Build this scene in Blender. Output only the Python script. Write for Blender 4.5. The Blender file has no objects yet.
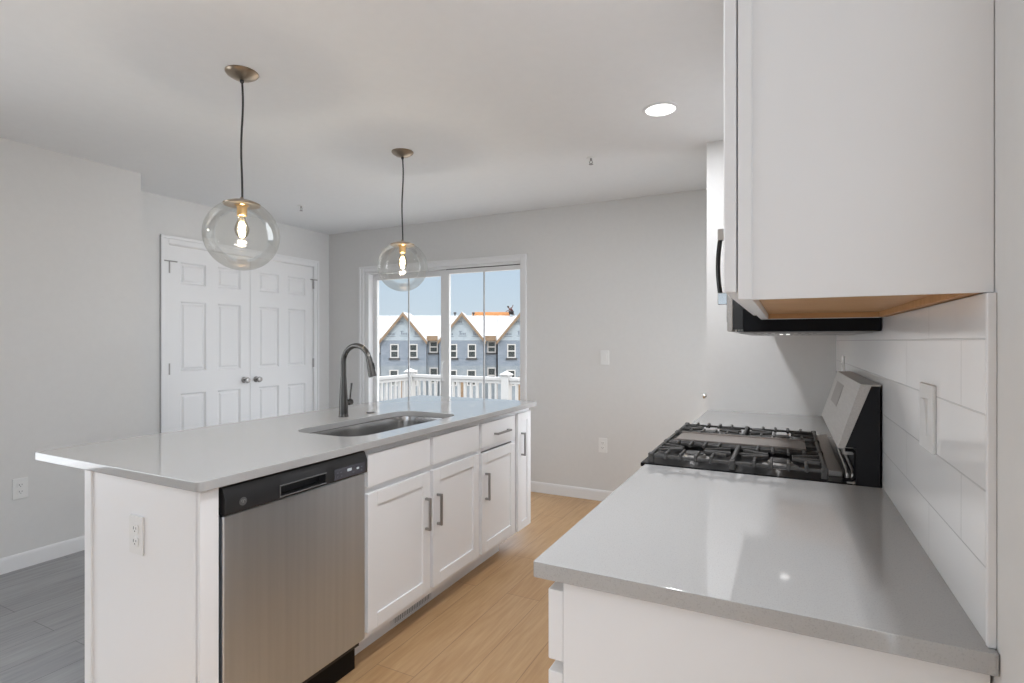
import bpy, bmesh, math, random
from mathutils import Vector, Matrix
random.seed(7)
PI = math.pi
S = bpy.context.scene
COL = S.collection
YAW = 0.4688
H = 1.3094            # camera height
CT = 0.914            # counter top
CEIL = 2.46

# ------------------------------------------------------------------ camera
cd = bpy.data.cameras.new('camera')
cd.sensor_width = 36; cd.lens = 36 * 541.41 / 1024; cd.clip_start = 0.02; cd.clip_end = 500
cam = bpy.data.objects.new('camera', cd); COL.objects.link(cam)
cam.location = (0, 0, H); cam.rotation_euler = (PI / 2, 0, YAW)
S.camera = cam

# ------------------------------------------------------------------ world, sun, window fill, exposure
w = bpy.data.worlds.new('world'); S.world = w; w.use_nodes = True
nt = w.node_tree; bg = nt.nodes['Background']
tc = nt.nodes.new('ShaderNodeTexCoord'); sx = nt.nodes.new('ShaderNodeSeparateXYZ'); cr = nt.nodes.new('ShaderNodeValToRGB')
nt.links.new(tc.outputs['Generated'], sx.inputs[0]); nt.links.new(sx.outputs['Z'], cr.inputs[0]); nt.links.new(cr.outputs[0], bg.inputs['Color'])
cr.color_ramp.elements[0].position = 0.0; cr.color_ramp.elements[0].color = (0.66, 0.76, 0.83, 1)
cr.color_ramp.elements[1].position = 0.22; cr.color_ramp.elements[1].color = (0.50, 0.66, 0.84, 1)
e_ = cr.color_ramp.elements.new(0.55); e_.color = (5.4, 5.6, 5.9, 1)      # bright hazy sky overhead
bg.inputs['Strength'].default_value = 1.0

def lamp(name, kind, energy, loc, color=(1, 1, 1), direction=None, parent=None, **kw):
    l = bpy.data.lights.new(name, kind); l.energy = energy; l.color = color
    for k, v in kw.items(): setattr(l, k, v)
    o = bpy.data.objects.new(name, l); COL.objects.link(o); o.location = loc
    if direction is not None:
        o.rotation_euler = Vector(direction).to_track_quat('-Z', 'Y').to_euler()
    if parent: o.parent = parent
    return o

lamp('sun', 'SUN', 1.2, (10, -10, 20), (1, 0.96, 0.9), (-0.55, 0.25, -0.8), angle=0.02)
WIN_Y = -6.5
# fill lamps at two windows added in the unseen living room wall behind
lamp('window_fill', 'AREA', 2.5, (-3.05, WIN_Y + 0.05, 1.40), (0.88, 0.95, 1.06), (0, 1, 0), shape='RECTANGLE', size=1.55, size_y=1.75)
lamp('window_fill', 'AREA', 2, (-0.95, WIN_Y + 0.05, 1.40), (0.88, 0.95, 1.06), (0, 1, 0), shape='RECTANGLE', size=1.55, size_y=1.75)
lamp('window_fill', 'AREA', 7.2, (0.24, 3.86, 1.35), (0.92, 0.97, 1.04), (-1, -0.2, 0), shape='RECTANGLE', size=0.66, size_y=1.55, spread=1.2)   # fill at an added window beyond the short wall, narrowed towards the pantry
lamp('window_fill', 'AREA', 20, (-3.94, -0.3, 1.30), (0.93, 0.97, 1.02), (1, 0, 0), shape='RECTANGLE', size=1.7, size_y=1.6, spread=2.6)  # fill from an added left wall window, for the backsplash tile
lamp('window_fill', 'AREA', 8, (0.24, -0.5, 1.40), (0.88, 0.95, 1.06), (-1, 0, 0), shape='RECTANGLE', size=1.3, size_y=1.75)  # fill from an added right wall window, for the island fronts
p_ = lamp('slider_portal', 'AREA', 1, (-2.98, 4.46, 1.0), (1, 1, 1), (0, -1, 0), shape='RECTANGLE', size=1.78, size_y=2.0)
p_.data.cycles.is_portal = True
CAN_W = 10
vs = S.view_settings
vs.view_transform = 'Standard'; vs.look = 'None'; vs.gamma = 1; vs.use_curve_mapping = False
vs.exposure = 0.0

# ------------------------------------------------------------------ materials
def mat(name, col, rough=0.5, metal=0.0, spec=0.5, coat=0.0):
    m = bpy.data.materials.new(name); m.use_nodes = True
    b = m.node_tree.nodes['Principled BSDF']
    b.inputs['Base Color'].default_value = (*col, 1); b.inputs['Roughness'].default_value = rough
    b.inputs['Metallic'].default_value = metal; b.inputs['Specular IOR Level'].default_value = spec
    b.inputs['Coat Weight'].default_value = coat
    return m
def nodes(m): return m.node_tree, m.node_tree.nodes['Principled BSDF']
def new(t, kind, **kw):
    n = t.nodes.new(kind)
    for k, v in kw.items(): setattr(n, k, v)
    return n
def noise_mat(name, c1, c2, scale, rough, detail=4, metal=0.0, stretch=(1, 1, 1), bump=0.0, spec=0.5, pos=(0.35, 0.65)):
    m = mat(name, c1, rough, metal, spec); t, b = nodes(m)
    co = new(t, 'ShaderNodeTexCoord'); mp = new(t, 'ShaderNodeMapping'); mp.inputs['Scale'].default_value = stretch
    nz = new(t, 'ShaderNodeTexNoise'); nz.inputs['Scale'].default_value = scale; nz.inputs['Detail'].default_value = detail
    r = new(t, 'ShaderNodeValToRGB'); r.color_ramp.elements[0].position = pos[0]; r.color_ramp.elements[1].position = pos[1]
    r.color_ramp.elements[0].color = (*c1, 1); r.color_ramp.elements[1].color = (*c2, 1)
    t.links.new(co.outputs['Object'], mp.inputs[0]); t.links.new(mp.outputs[0], nz.inputs['Vector'])
    t.links.new(nz.outputs[0], r.inputs[0]); t.links.new(r.outputs[0], b.inputs['Base Color'])
    if bump:
        bp = new(t, 'ShaderNodeBump'); bp.inputs['Strength'].default_value = bump; bp.inputs['Distance'].default_value = 0.002
        t.links.new(nz.outputs[0], bp.inputs['Height']); t.links.new(bp.outputs[0], b.inputs['Normal'])
    return m
def emit(name, col, s):
    m = bpy.data.materials.new(name); m.use_nodes = True; t = m.node_tree
    t.nodes.remove(t.nodes['Principled BSDF']); e = t.nodes.new('ShaderNodeEmission')
    e.inputs[0].default_value = (*col, 1); e.inputs[1].default_value = s
    t.links.new(e.outputs[0], t.nodes['Material Output'].inputs[0]); return m
def thin_glass(name, tint, refl=1.0, rough=0.0, ior=1.45, rim=None):
    m = bpy.data.materials.new(name); m.use_nodes = True; t = m.node_tree
    t.nodes.remove(t.nodes['Principled BSDF'])
    tr = t.nodes.new('ShaderNodeBsdfTransparent'); tr.inputs[0].default_value = (*tint, 1)
    gl = t.nodes.new('ShaderNodeBsdfGlossy'); gl.inputs['Roughness'].default_value = rough
    fr = t.nodes.new('ShaderNodeFresnel'); fr.inputs[0].default_value = ior
    mu = t.nodes.new('ShaderNodeMath'); mu.operation = 'MULTIPLY'; mu.inputs[1].default_value = refl
    mx = t.nodes.new('ShaderNodeMixShader')
    t.links.new(fr.outputs[0], mu.inputs[0]); t.links.new(mu.outputs[0], mx.inputs[0])
    t.links.new(tr.outputs[0], mx.inputs[1]); t.links.new(gl.outputs[0], mx.inputs[2])
    if rim:
        lw = t.nodes.new('ShaderNodeLayerWeight'); lw.inputs[0].default_value = 0.25
        mc = t.nodes.new('ShaderNodeMix'); mc.data_type = 'RGBA'
        mc.inputs[6].default_value = (*tint, 1); mc.inputs[7].default_value = (*rim, 1)
        t.links.new(lw.outputs['Facing'], mc.inputs[0]); t.links.new(mc.outputs[2], tr.inputs[0])
    t.links.new(mx.outputs[0], t.nodes['Material Output'].inputs[0]); return m

def plank_mat(name, a, b_, c, gap):
    """long planks running along Y, 0.18 m wide"""
    m = mat(name, a, 0.38); t, b = nodes(m)
    co = new(t, 'ShaderNodeTexCoord'); mp = new(t, 'ShaderNodeMapping'); mp.inputs['Rotation'].default_value = (0, 0, PI / 2)
    br = new(t, 'ShaderNodeTexBrick'); br.inputs['Scale'].default_value = 1; br.inputs['Brick Width'].default_value = 1.25
    br.inputs['Row Height'].default_value = 0.185; br.inputs['Mortar Size'].default_value = 0.0012; br.inputs['Mortar Smooth'].default_value = 0.3
    br.offset = 0.37; br.inputs['Color1'].default_value = (*a, 1); br.inputs['Color2'].default_value = (*b_, 1); br.inputs['Mortar'].default_value = (*gap, 1)
    g = new(t, 'ShaderNodeTexNoise'); g.inputs['Scale'].default_value = 6; g.inputs['Detail'].default_value = 8; g.inputs['Distortion'].default_value = 0.6
    m2 = new(t, 'ShaderNodeMapping'); m2.inputs['Scale'].default_value = (9, 0.7, 1)
    r = new(t, 'ShaderNodeValToRGB'); r.color_ramp.elements[0].position = 0.3; r.color_ramp.elements[1].position = 0.72
    r.color_ramp.elements[0].color = (*c, 1); r.color_ramp.elements[1].color = (1, 1, 1, 1)
    mx = new(t, 'ShaderNodeMix', data_type='RGBA', blend_type='MULTIPLY'); mx.inputs[0].default_value = 1
    t.links.new(co.outputs['Object'], mp.inputs[0]); t.links.new(mp.outputs[0], br.inputs['Vector'])
    t.links.new(co.outputs['Object'], m2.inputs[0]); t.links.new(m2.outputs[0], g.inputs['Vector']); t.links.new(g.outputs[0], r.inputs[0])
    t.links.new(br.outputs[0], mx.inputs[6]); t.links.new(r.outputs[0], mx.inputs[7]); t.links.new(mx.outputs[2], b.inputs['Base Color'])
    bp = new(t, 'ShaderNodeBump'); bp.inputs['Strength'].default_value = 0.25; bp.inputs['Distance'].default_value = 0.001; bp.invert = True
    t.links.new(br.outputs['Fac'], bp.inputs['Height']); t.links.new(bp.outputs[0], b.inputs['Normal'])
    return m

def tile_mat():
    """glossy white 0.10 x 0.30 tiles on an X = const wall"""
    m = mat('white glazed tile', (0.80, 0.80, 0.81), 0.12); t, b = nodes(m)
    co = new(t, 'ShaderNodeTexCoord'); sp = new(t, 'ShaderNodeSeparateXYZ'); cb = new(t, 'ShaderNodeCombineXYZ'); ad = new(t, 'ShaderNodeMath', operation='ADD'); ad.inputs[1].default_value = -0.013
    t.links.new(co.outputs['Object'], sp.inputs[0]); t.links.new(sp.outputs['Y'], cb.inputs[0]); t.links.new(sp.outputs['Z'], ad.inputs[0]); t.links.new(ad.outputs[0], cb.inputs[1])
    br = new(t, 'ShaderNodeTexBrick'); br.inputs['Scale'].default_value = 1; br.inputs['Brick Width'].default_value = 0.41; br.inputs['Row Height'].default_value = 0.1
    br.inputs['Mortar Size'].default_value = 0.0016; br.inputs['Mortar Smooth'].default_value = 0.4
    br.inputs['Color1'].default_value = (0.92, 0.92, 0.92, 1); br.inputs['Color2'].default_value = (0.92, 0.92, 0.92, 1); br.inputs['Mortar'].default_value = (0.72, 0.72, 0.72, 1)
    t.links.new(cb.outputs[0], br.inputs['Vector']); t.links.new(br.outputs[0], b.inputs['Base Color'])
    bp = new(t, 'ShaderNodeBump'); bp.inputs['Strength'].default_value = 0.6; bp.inputs['Distance'].default_value = 0.0015; bp.invert = True
    t.links.new(br.outputs['Fac'], bp.inputs['Height']); t.links.new(bp.outputs[0], b.inputs['Normal'])
    return m

M = {}
M['wall'] = noise_mat('warm grey wall paint', (0.70, 0.694, 0.683), (0.71, 0.704, 0.693), 30, 0.75, spec=0.25)
M['ceil'] = noise_mat('flat white ceiling paint', (0.83, 0.835, 0.84), (0.84, 0.845, 0.85), 20, 0.9, spec=0.1)
M['white'] = mat('white cabinet lacquer', (0.85, 0.85, 0.855), 0.32)
M['trim'] = mat('white trim paint', (0.81, 0.81, 0.815), 0.4)
M['plastic'] = mat('white plastic', (0.80, 0.80, 0.79), 0.35)
M['slot'] = mat('dark socket slot', (0.10, 0.10, 0.10), 0.6)
M['oak'] = plank_mat('oak planks', (0.53, 0.33, 0.165), (0.58, 0.385, 0.21), (0.80, 0.74, 0.68), (0.25, 0.15, 0.085))
M['greyfloor'] = plank_mat('grey planks', (0.30, 0.30, 0.305), (0.345, 0.345, 0.35), (0.72, 0.72, 0.72), (0.10, 0.10, 0.10))
M['quartz'] = noise_mat('speckled pale quartz', (0.39, 0.388, 0.383), (0.45, 0.448, 0.443), 420, 0.06, detail=2, pos=(0.30, 0.46), spec=0.95)
M['steel'] = noise_mat('brushed stainless steel', (0.57, 0.61, 0.655), (0.61, 0.65, 0.695), 9, 0.31, metal=1.0, stretch=(5, 5, 0.1), detail=3)
b_ = nodes(M['steel'])[1]; b_.inputs['Anisotropic'].default_value = 0.85; b_.inputs['Anisotropic Rotation'].default_value = 0.25
M['steelh'] = noise_mat('brushed stainless sheet', (0.47, 0.445, 0.42), (0.53, 0.505, 0.48), 40, 0.36, metal=0.9, stretch=(8, 0.3, 8))
M['sink'] = noise_mat('satin steel sink', (0.52, 0.51, 0.50), (0.60, 0.59, 0.58), 30, 0.2, metal=1.0, stretch=(1, 0.2, 1))
M['faucet'] = mat('brushed gunmetal nickel', (0.125, 0.12, 0.115), 0.23, 1.0)
M['nickel'] = mat('satin nickel', (0.36, 0.35, 0.34), 0.32, 1.0)
M['bronze'] = mat('brushed bronze nickel', (0.36, 0.29, 0.22), 0.28, 1.0)
M['brass'] = mat('warm brass', (0.75, 0.48, 0.22), 0.3, 1.0)
M['black'] = mat('glossy black enamel', (0.008, 0.008, 0.009), 0.3, 0.0, 0.1)
M['blackm'] = mat('satin black plastic', (0.018, 0.018, 0.019), 0.38)
M['blackp'] = mat('black side panel', (0.014, 0.014, 0.016), 0.5, 0.0, 0.25)
M['iron'] = noise_mat('cast iron', (0.05, 0.048, 0.046), (0.08, 0.077, 0.074), 120, 0.5, bump=0.2)
M['griddle'] = noise_mat('griddle plate', (0.27, 0.24, 0.22), (0.32, 0.285, 0.265), 8, 0.38, metal=0.3)
M['alu'] = mat('burner aluminium', (0.62, 0.60, 0.58), 0.35, 0.9)
M['cord'] = mat('dark fabric cord', (0.035, 0.034, 0.033), 0.7)
M['wood'] = noise_mat('maple veneer', (0.50, 0.265, 0.105), (0.57, 0.32, 0.135), 5, 0.5, stretch=(1, 10, 1), detail=6)
M['globe'] = thin_glass('clear smoky globe glass', (0.955, 0.955, 0.94), 0.5, rim=(0.93, 0.93, 0.91))
M['bulbglass'] = thin_glass('bulb glass', (1, 0.93, 0.80), 0.8)
M['pane'] = thin_glass('window glass', (0.98, 0.985, 0.985), 0.35)
M['filament'] = emit('glowing filament', (1.0, 0.62, 0.26), 26)
M['rimgrey'] = mat('dark grey rim', (0.12, 0.12, 0.12), 0.3)
M['handledark'] = mat('dark polished handle', (0.05, 0.05, 0.05), 0.2, 0.8)
M['chrome'] = mat('bright chrome', (0.75, 0.75, 0.75), 0.12, 1.0)
M['gb'] = mat('grey glazing bar', (0.42, 0.43, 0.44), 0.5)
M['can'] = emit('lit diffuser', (1.0, 0.98, 0.95), 3.2)
M['dispglow'] = emit('display glow', (0.8, 0.85, 0.9), 0.55)
M['display'] = mat('dark display', (0.20, 0.19, 0.185), 0.15)
M['panel'] = mat('smoked control strip', (0.07, 0.07, 0.085), 0.25)
M['vinyl'] = mat('white vinyl', (0.80, 0.80, 0.80), 0.4)
M['railing'] = mat('darkened white railing', (0.36, 0.353, 0.345), 0.5)  # base white lowered against the bright sky outside
M['gap'] = mat('dark gap', (0.04, 0.04, 0.04), 0.7)
M['bulbglow'] = emit('bulb glow', (1.0, 0.74, 0.42), 1.6)
# outside
M['wrap'] = noise_mat('grey blue house wrap', (0.105, 0.130, 0.160), (0.140, 0.165, 0.20), 1.3, 0.7, stretch=(1, 1, 5))
M['wraplight'] = noise_mat('pale blue wrap', (0.215, 0.255, 0.285), (0.245, 0.285, 0.31), 2, 0.7)
M['wraplow'] = noise_mat('darkened pale wrap', (0.13, 0.155, 0.175), (0.165, 0.19, 0.21), 2, 0.7)  # base tone lowered so the lower storey does not overexpose
M['roof'] = noise_mat('white roof underlay', (0.285, 0.28, 0.275), (0.325, 0.32, 0.313), 1.5, 0.7, stretch=(0.3, 1, 4))
M['lumber'] = noise_mat('raw lumber', (0.135, 0.088, 0.05), (0.17, 0.115, 0.07), 6, 0.7)
M['osb'] = noise_mat('orange sheathing', (0.42, 0.17, 0.05), (0.48, 0.21, 0.075), 3, 0.7)
M['darkglass'] = mat('dark window glass', (0.03, 0.035, 0.035), 0.15)
M['sill'] = mat('black flashing', (0.02, 0.02, 0.022), 0.6)
M['ground'] = noise_mat('bare soil', (0.42, 0.34, 0.26), (0.52, 0.44, 0.36), 0.4, 0.9)
M['deck'] = noise_mat('pale deck boards', (0.36, 0.35, 0.33), (0.42, 0.405, 0.385), 4, 0.7, stretch=(0.3, 8, 1))
M['skin'] = mat('skin', (0.10, 0.05, 0.032), 0.6)
M['cloth'] = mat('dark red work shirt', (0.07, 0.018, 0.018), 0.8)
M['trousers'] = mat('dark work trousers', (0.014, 0.012, 0.012), 0.8)
M['ink'] = mat('grey printed ink', (0.09, 0.11, 0.14), 0.7)

# ------------------------------------------------------------------ helpers
ROOT = {}
def smooth(me, ang=35):
    me.polygons.foreach_set('use_smooth', [True] * len(me.polygons)); me.set_sharp_from_angle(angle=math.radians(ang))
def obj(name, bm, m, parent=None, label=None, kind=None):
    bmesh.ops.recalc_face_normals(bm, faces=bm.faces[:])
    me = bpy.data.meshes.new(name); bm.to_mesh(me); bm.free(); smooth(me)
    for k in (m if isinstance(m, (list, tuple)) else [m]): me.materials.append(M[k])
    o = bpy.data.objects.new(name, me); COL.objects.link(o)
    if parent is not None:
        o.parent = parent; off = ROOT.get(parent.name, Vector((0, 0, 0))); ROOT[o.name] = off
        me.transform(Matrix.Translation(-off))
    wn_ = o.modifiers.new('weighted_normal', 'WEIGHTED_NORMAL'); wn_.keep_sharp = True; wn_.weight = 80
    if label: o['label'] = label
    if kind: o['kind'] = kind
    return o
def thing(name, label, cat, loc=(0, 0, 0), group=None, kind=None, local=False):
    """an Empty at the thing's base; its parts are given in world coordinates (or local when local=True)"""
    o = bpy.data.objects.new(name, None); COL.objects.link(o); o.location = loc; o.empty_display_size = 0.05
    ROOT[o.name] = Vector((0, 0, 0)) if local else Vector(loc)
    o['label'] = label; o['category'] = cat
    if group: o['group'] = group
    if kind: o['kind'] = kind
    return o
def tag(o, label, cat, group=None):
    o['label'] = label; o['category'] = cat
    if group: o['group'] = group
    return o
def struct(name, bm, m, label=None, parent=None):
    o = obj(name, bm, m, parent)
    if parent is None: o['kind'] = 'structure'
    if label: o['label'] = label
    return o
def dup(root, loc, label, group=None):
    r = root.copy(); COL.objects.link(r); r.location = loc; r['label'] = label
    if group: r['group'] = group
    def rec(a, b):
        for ch in list(a.children):
            c = ch.copy(); c.parent = b; COL.objects.link(c); rec(ch, c)
    rec(root, r); return r
def B(): return bmesh.new()
def box(bm, x0, x1, y0, y1, z0, z1, bev=0.0, seg=2, mi=0):
    x0, x1 = min(x0, x1), max(x0, x1); y0, y1 = min(y0, y1), max(y0, y1); z0, z1 = min(z0, z1), max(z0, z1)
    n = len(bm.verts); nf = len(bm.faces)
    mtx = Matrix.Translation(((x0 + x1) / 2, (y0 + y1) / 2, (z0 + z1) / 2)) @ Matrix.Diagonal((x1 - x0, y1 - y0, z1 - z0, 1))
    r = bmesh.ops.create_cube(bm, size=1, matrix=mtx)
    if bev > 0:
        es = list({e for v in r['verts'] for e in v.link_edges})
        bmesh.ops.bevel(bm, geom=es, offset=bev, segments=seg, affect='EDGES', profile=0.5)
    if mi:
        bm.faces.ensure_lookup_table()
        for f in bm.faces[nf:]: f.material_index = mi
    return bm
def prism(bm, pts, axis, a, b, bev=0.0):
    """pts: polygon in the two other axes (x: (y,z), y: (x,z), z: (x,y)), extruded from a to b"""
    def P(p, t): return {'x': (t, p[0], p[1]), 'y': (p[0], t, p[1]), 'z': (p[0], p[1], t)}[axis]
    v0 = [bm.verts.new(P(p, a)) for p in pts]; v1 = [bm.verts.new(P(p, b)) for p in pts]
    n = len(pts); f = [bm.faces.new(v0), bm.faces.new(v1[::-1])]
    for i in range(n): f.append(bm.faces.new((v0[i], v0[(i + 1) % n], v1[(i + 1) % n], v1[i])))
    if bev:
        es = list({e for q in f for e in q.edges})
        bmesh.ops.bevel(bm, geom=es, offset=bev, segments=2, affect='EDGES', profile=0.5)
    return bm
def tube(bm, pts, rad, n=12, closed=False):
    pts = [Vector(p) for p in pts]; rs = rad if isinstance(rad, (list, tuple)) else [rad] * len(pts)
    rings = []; up = None
    for i, p in enumerate(pts):
        if closed: d = pts[(i + 1) % len(pts)] - pts[i - 1]
        else: d = pts[min(i + 1, len(pts) - 1)] - pts[max(i - 1, 0)]
        d.normalize()
        if up is None: up = Vector((0, 0, 1)) if abs(d.z) < 0.9 else Vector((0, 1, 0))
        s = d.cross(up).normalized(); up = s.cross(d).normalized()
        rings.append([bm.verts.new(p + (s * math.cos(2 * PI * k / n) + up * math.sin(2 * PI * k / n)) * rs[i]) for k in range(n)])
    m = len(rings)
    for i in range(m if closed else m - 1):
        a, b = rings[i], rings[(i + 1) % m]
        for k in range(n): bm.faces.new((a[k], a[(k + 1) % n], b[(k + 1) % n], b[k]))
    if not closed: bm.faces.new(rings[0][::-1]); bm.faces.new(rings[-1])
    return bm
def lathe(bm, prof, c, n=32, axis='z', cap=True):
    """prof: list of (r, h) along axis from centre c"""
    c = Vector(c); rings = []
    for r, h in prof:
        ring = []
        for k in range(n):
            a = 2 * PI * k / n; x, y = r * math.cos(a), r * math.sin(a)
            v = {'z': (x, y, h), 'x': (h, x, y), 'y': (x, h, y)}[axis]
            ring.append(bm.verts.new(c + Vector(v)))
        rings.append(ring)
    for a, b in zip(rings[:-1], rings[1:]):
        for k in range(n): bm.faces.new((a[k], a[(k + 1) % n], b[(k + 1) % n], b[k]))
    if cap: bm.faces.new(rings[0][::-1]); bm.faces.new(rings[-1])
    return bm
def rrect(x0, x1, y0, y1, r, n=8):
    out = []
    for cx, cy, a0 in ((x1 - r, y1 - r, 0), (x0 + r, y1 - r, 90), (x0 + r, y0 + r, 180), (x1 - r, y0 + r, 270)):
        for k in range(n + 1):
            a = math.radians(a0 + 90 * k / n); out.append((cx + r * math.cos(a), cy + r * math.sin(a)))
    return out
def slab_with_hole(outer, inner, z0, z1, bev=0.003):
    bm = bmesh.new()
    def loop(pts):
        vs_ = [bm.verts.new((x, y, z1)) for x, y in pts]
        return [bm.edges.new((vs_[i], vs_[(i + 1) % len(vs_)])) for i in range(len(vs_))]
    e = loop(outer) + loop(inner)
    bmesh.ops.triangle_fill(bm, use_beauty=True, use_dissolve=False, edges=e, normal=(0, 0, 1))
    top = bm.faces[:]
    r = bmesh.ops.extrude_face_region(bm, geom=top)
    bmesh.ops.translate(bm, verts=[v for v in r['geom'] if isinstance(v, bmesh.types.BMVert)], vec=(0, 0, z0 - z1))
    bmesh.ops.recalc_face_normals(bm, faces=bm.faces[:])
    if bev:
        es = [d for d in bm.edges if d.is_manifold and d.calc_face_angle(0) > 1.2 and abs(d.verts[0].co.z - d.verts[1].co.z) < 1e-6]
        bmesh.ops.bevel(bm, geom=es, offset=bev, segments=2, affect='EDGES', profile=0.5)
    return bm

# ------------------------------------------------------------------ room shell
XR, XT = 0.2415, 0.233          # drywall and tile face of the right wall
XL, YL = -3.946, 2.163         # left wall and its outside corner
XP = -4.385                    # pantry wall
YB = 4.306                     # back wall
XFL = -2.2                     # where the two floor colours meet, under the island

struct('floor', box(B(), XFL, XR + 0.1, WIN_Y - 0.1, YB + 0.15, -0.05, 0), 'oak', 'honey oak plank floor of the kitchen aisle')
struct('floor_left', box(B(), XP - 0.1, XFL, WIN_Y - 0.1, YB + 0.15, -0.05, 0), 'greyfloor', 'grey plank floor left of the island')
struct('ceiling', box(B(), XP - 0.2, XR + 0.2, WIN_Y - 0.15, YB + 0.15, CEIL, CEIL + 0.1), 'ceil', 'flat white ceiling')
bm = B(); box(bm, XR, XR + 0.12, WIN_Y - 0.1, -1.2, 0, CEIL); box(bm, XR, XR + 0.12, 0.2, 3.5, 0, CEIL); box(bm, XR, XR + 0.12, 4.22, YB + 0.15, 0, CEIL); box(bm, XR, XR + 0.12, 3.5, 4.22, 0, 0.5); box(bm, XR, XR + 0.12, 3.5, 4.22, 2.2, CEIL); box(bm, XR, XR + 0.12, -1.2, 0.2, 0, 0.5); box(bm, XR, XR + 0.12, -1.2, 0.2, 2.3, CEIL)
struct('wall_right', bm, 'wall', 'pale grey right wall')
bm = B(); box(bm, XP - 0.02, XL, 0.6, YL, 0, CEIL); box(bm, XL - 0.12, XL, WIN_Y - 0.1, -1.2, 0, CEIL); box(bm, XL - 0.12, XL, -1.2, 0.6, 0, 0.5); box(bm, XL - 0.12, XL, -1.2, 0.6, 2.3, CEIL)
struct('wall_left', bm, 'wall', 'pale grey left wall ending in a corner before the pantry')
DY0, DY1, DZ = 2.605, 4.088, 2.088      # pantry door opening
bm = B(); box(bm, XP - 0.12, XP, YL, DY0, 0, CEIL); box(bm, XP - 0.12, XP, DY1, YB + 0.15, 0, CEIL); box(bm, XP - 0.12, XP, DY0, DY1, DZ, CEIL)
struct('wall_pantry', bm, 'wall', 'pale grey wall holding the double pantry doors')
SX0, SX1, SZ = -3.895, -2.092, 2.022    # sliding door opening
bm = B(); box(bm, XP - 0.12, SX0, YB, YB + 0.15, 0, CEIL); box(bm, SX1, XR + 0.1, YB, YB + 0.15, 0, CEIL); box(bm, SX0, SX1, YB, YB + 0.15, SZ, CEIL)
struct('wall_back', bm, 'wall', 'pale grey back wall around the sliding door')
struct('wall_stub', box(B(), -0.41, XR, 3.30, 3.42, 0, CEIL), 'wall', 'short pale wall closing the far end of the range counter')
# unseen wall behind, with two windows added to let light in
bm = B(); y0, y1 = WIN_Y - 0.12, WIN_Y
box(bm, XP, -3.85, y0, y1, 0, CEIL); box(bm, -2.25, -1.75, y0, y1, 0, CEIL); box(bm, -0.15, XR + 0.1, y0, y1, 0, CEIL)
for a in (-3.85, -1.75): box(bm, a, a + 1.6, y0, y1, 0, 0.5); box(bm, a, a + 1.6, y0, y1, 2.3, CEIL)
struct('wall_front', bm, 'wall', 'pale grey wall with two added windows behind the kitchen')
for i, a in enumerate((-3.85, -1.75)):
    bm = B()
    for x0, x1, z0, z1 in ((a, a + 0.05, 0.5, 2.3), (a + 1.55, a + 1.6, 0.5, 2.3), (a + 0.05, a + 1.55, 0.5, 0.55), (a + 0.05, a + 1.55, 2.25, 2.3), (a + 0.05, a + 1.55, 1.38, 1.42)):
        box(bm, x0, x1, y0 + 0.02, y1 - 0.05, z0, z1)
    wn = struct('window_%d' % (i + 1), bm, 'vinyl', 'added white framed window in the unseen wall behind the kitchen')
    struct('window_pane', box(B(), a + 0.05, a + 1.55, y0 + 0.04, y0 + 0.045, 0.55, 2.25), 'pane', None, wn)
bm = B()
for c_, d_, z0, z1 in ((-1.2, -1.15, 0.5, 2.3), (0.15, 0.2, 0.5, 2.3), (-1.15, 0.15, 0.5, 0.55), (-1.15, 0.15, 2.25, 2.3), (-1.15, 0.15, 1.38, 1.42)): box(bm, XR + 0.03, XR + 0.09, c_, d_, z0, z1)
wn = struct('window_3', bm, 'vinyl', 'added unseen white framed window in the right wall behind the kitchen')  # out-of-view window added to light the island fronts
struct('window_pane', box(B(), XR + 0.05, XR + 0.055, -1.15, 0.15, 0.55, 2.25), 'pane', None, wn)
bm = B()
for c_, d_, z0, z1 in ((3.5, 3.54, 0.5, 2.2), (4.18, 4.22, 0.5, 2.2), (3.54, 4.18, 0.5, 0.54), (3.54, 4.18, 2.16, 2.2), (3.54, 4.18, 1.33, 1.37)): box(bm, XR + 0.03, XR + 0.09, c_, d_, z0, z1)
wn = struct('window_4', bm, 'vinyl', 'added narrow white framed window hidden in the right wall beyond the short wall')  # hidden window added to light the pantry wall
struct('window_pane', box(B(), XR + 0.05, XR + 0.055, 3.54, 4.18, 0.54, 2.16), 'pane', None, wn)
bm = B()
for c_, d_, z0, z1 in ((-1.2, -1.15, 0.5, 2.3), (0.55, 0.6, 0.5, 2.3), (-1.15, 0.55, 0.5, 0.55), (-1.15, 0.55, 2.25, 2.3), (-1.15, 0.55, 1.38, 1.42)): box(bm, XL - 0.09, XL - 0.03, c_, d_, z0, z1)
wn = struct('window_5', bm, 'vinyl', 'added unseen white framed window in the left wall behind the kitchen')  # out-of-view window added to light the tile
struct('window_pane', box(B(), XL - 0.055, XL - 0.05, -1.15, 0.55, 0.55, 2.25), 'pane', None, wn)
# baseboards
def baseboard(name, x0, x1, y0, y1, ax, label):
    bm = B(); t = 0.014; hgt = 0.088
    if ax == 'x+': prism(bm, [(x0, 0), (x0 + t, 0), (x0 + t, hgt - 0.02), (x0 + t * 0.4, hgt), (x0, hgt)], 'y', y0, y1)
    elif ax == 'x-': prism(bm, [(x0, 0), (x0 - t, 0), (x0 - t, hgt - 0.02), (x0 - t * 0.4, hgt), (x0, hgt)], 'y', y0, y1)
    elif ax == 'y-': prism(bm, [(y0, 0), (y0 - t, 0), (y0 - t, hgt - 0.02), (y0 - t * 0.4, hgt), (y0, hgt)], 'x', x0, x1)
    struct(name, bm, 'trim', label)
baseboard('baseboard_left', XL, 0, WIN_Y, YL, 'x+', 'white baseboard along the left wall')
baseboard('baseboard_back', SX1 + 0.06, XR, YB, 0, 'y-', 'white baseboard under the back wall right of the sliding door')
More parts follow.
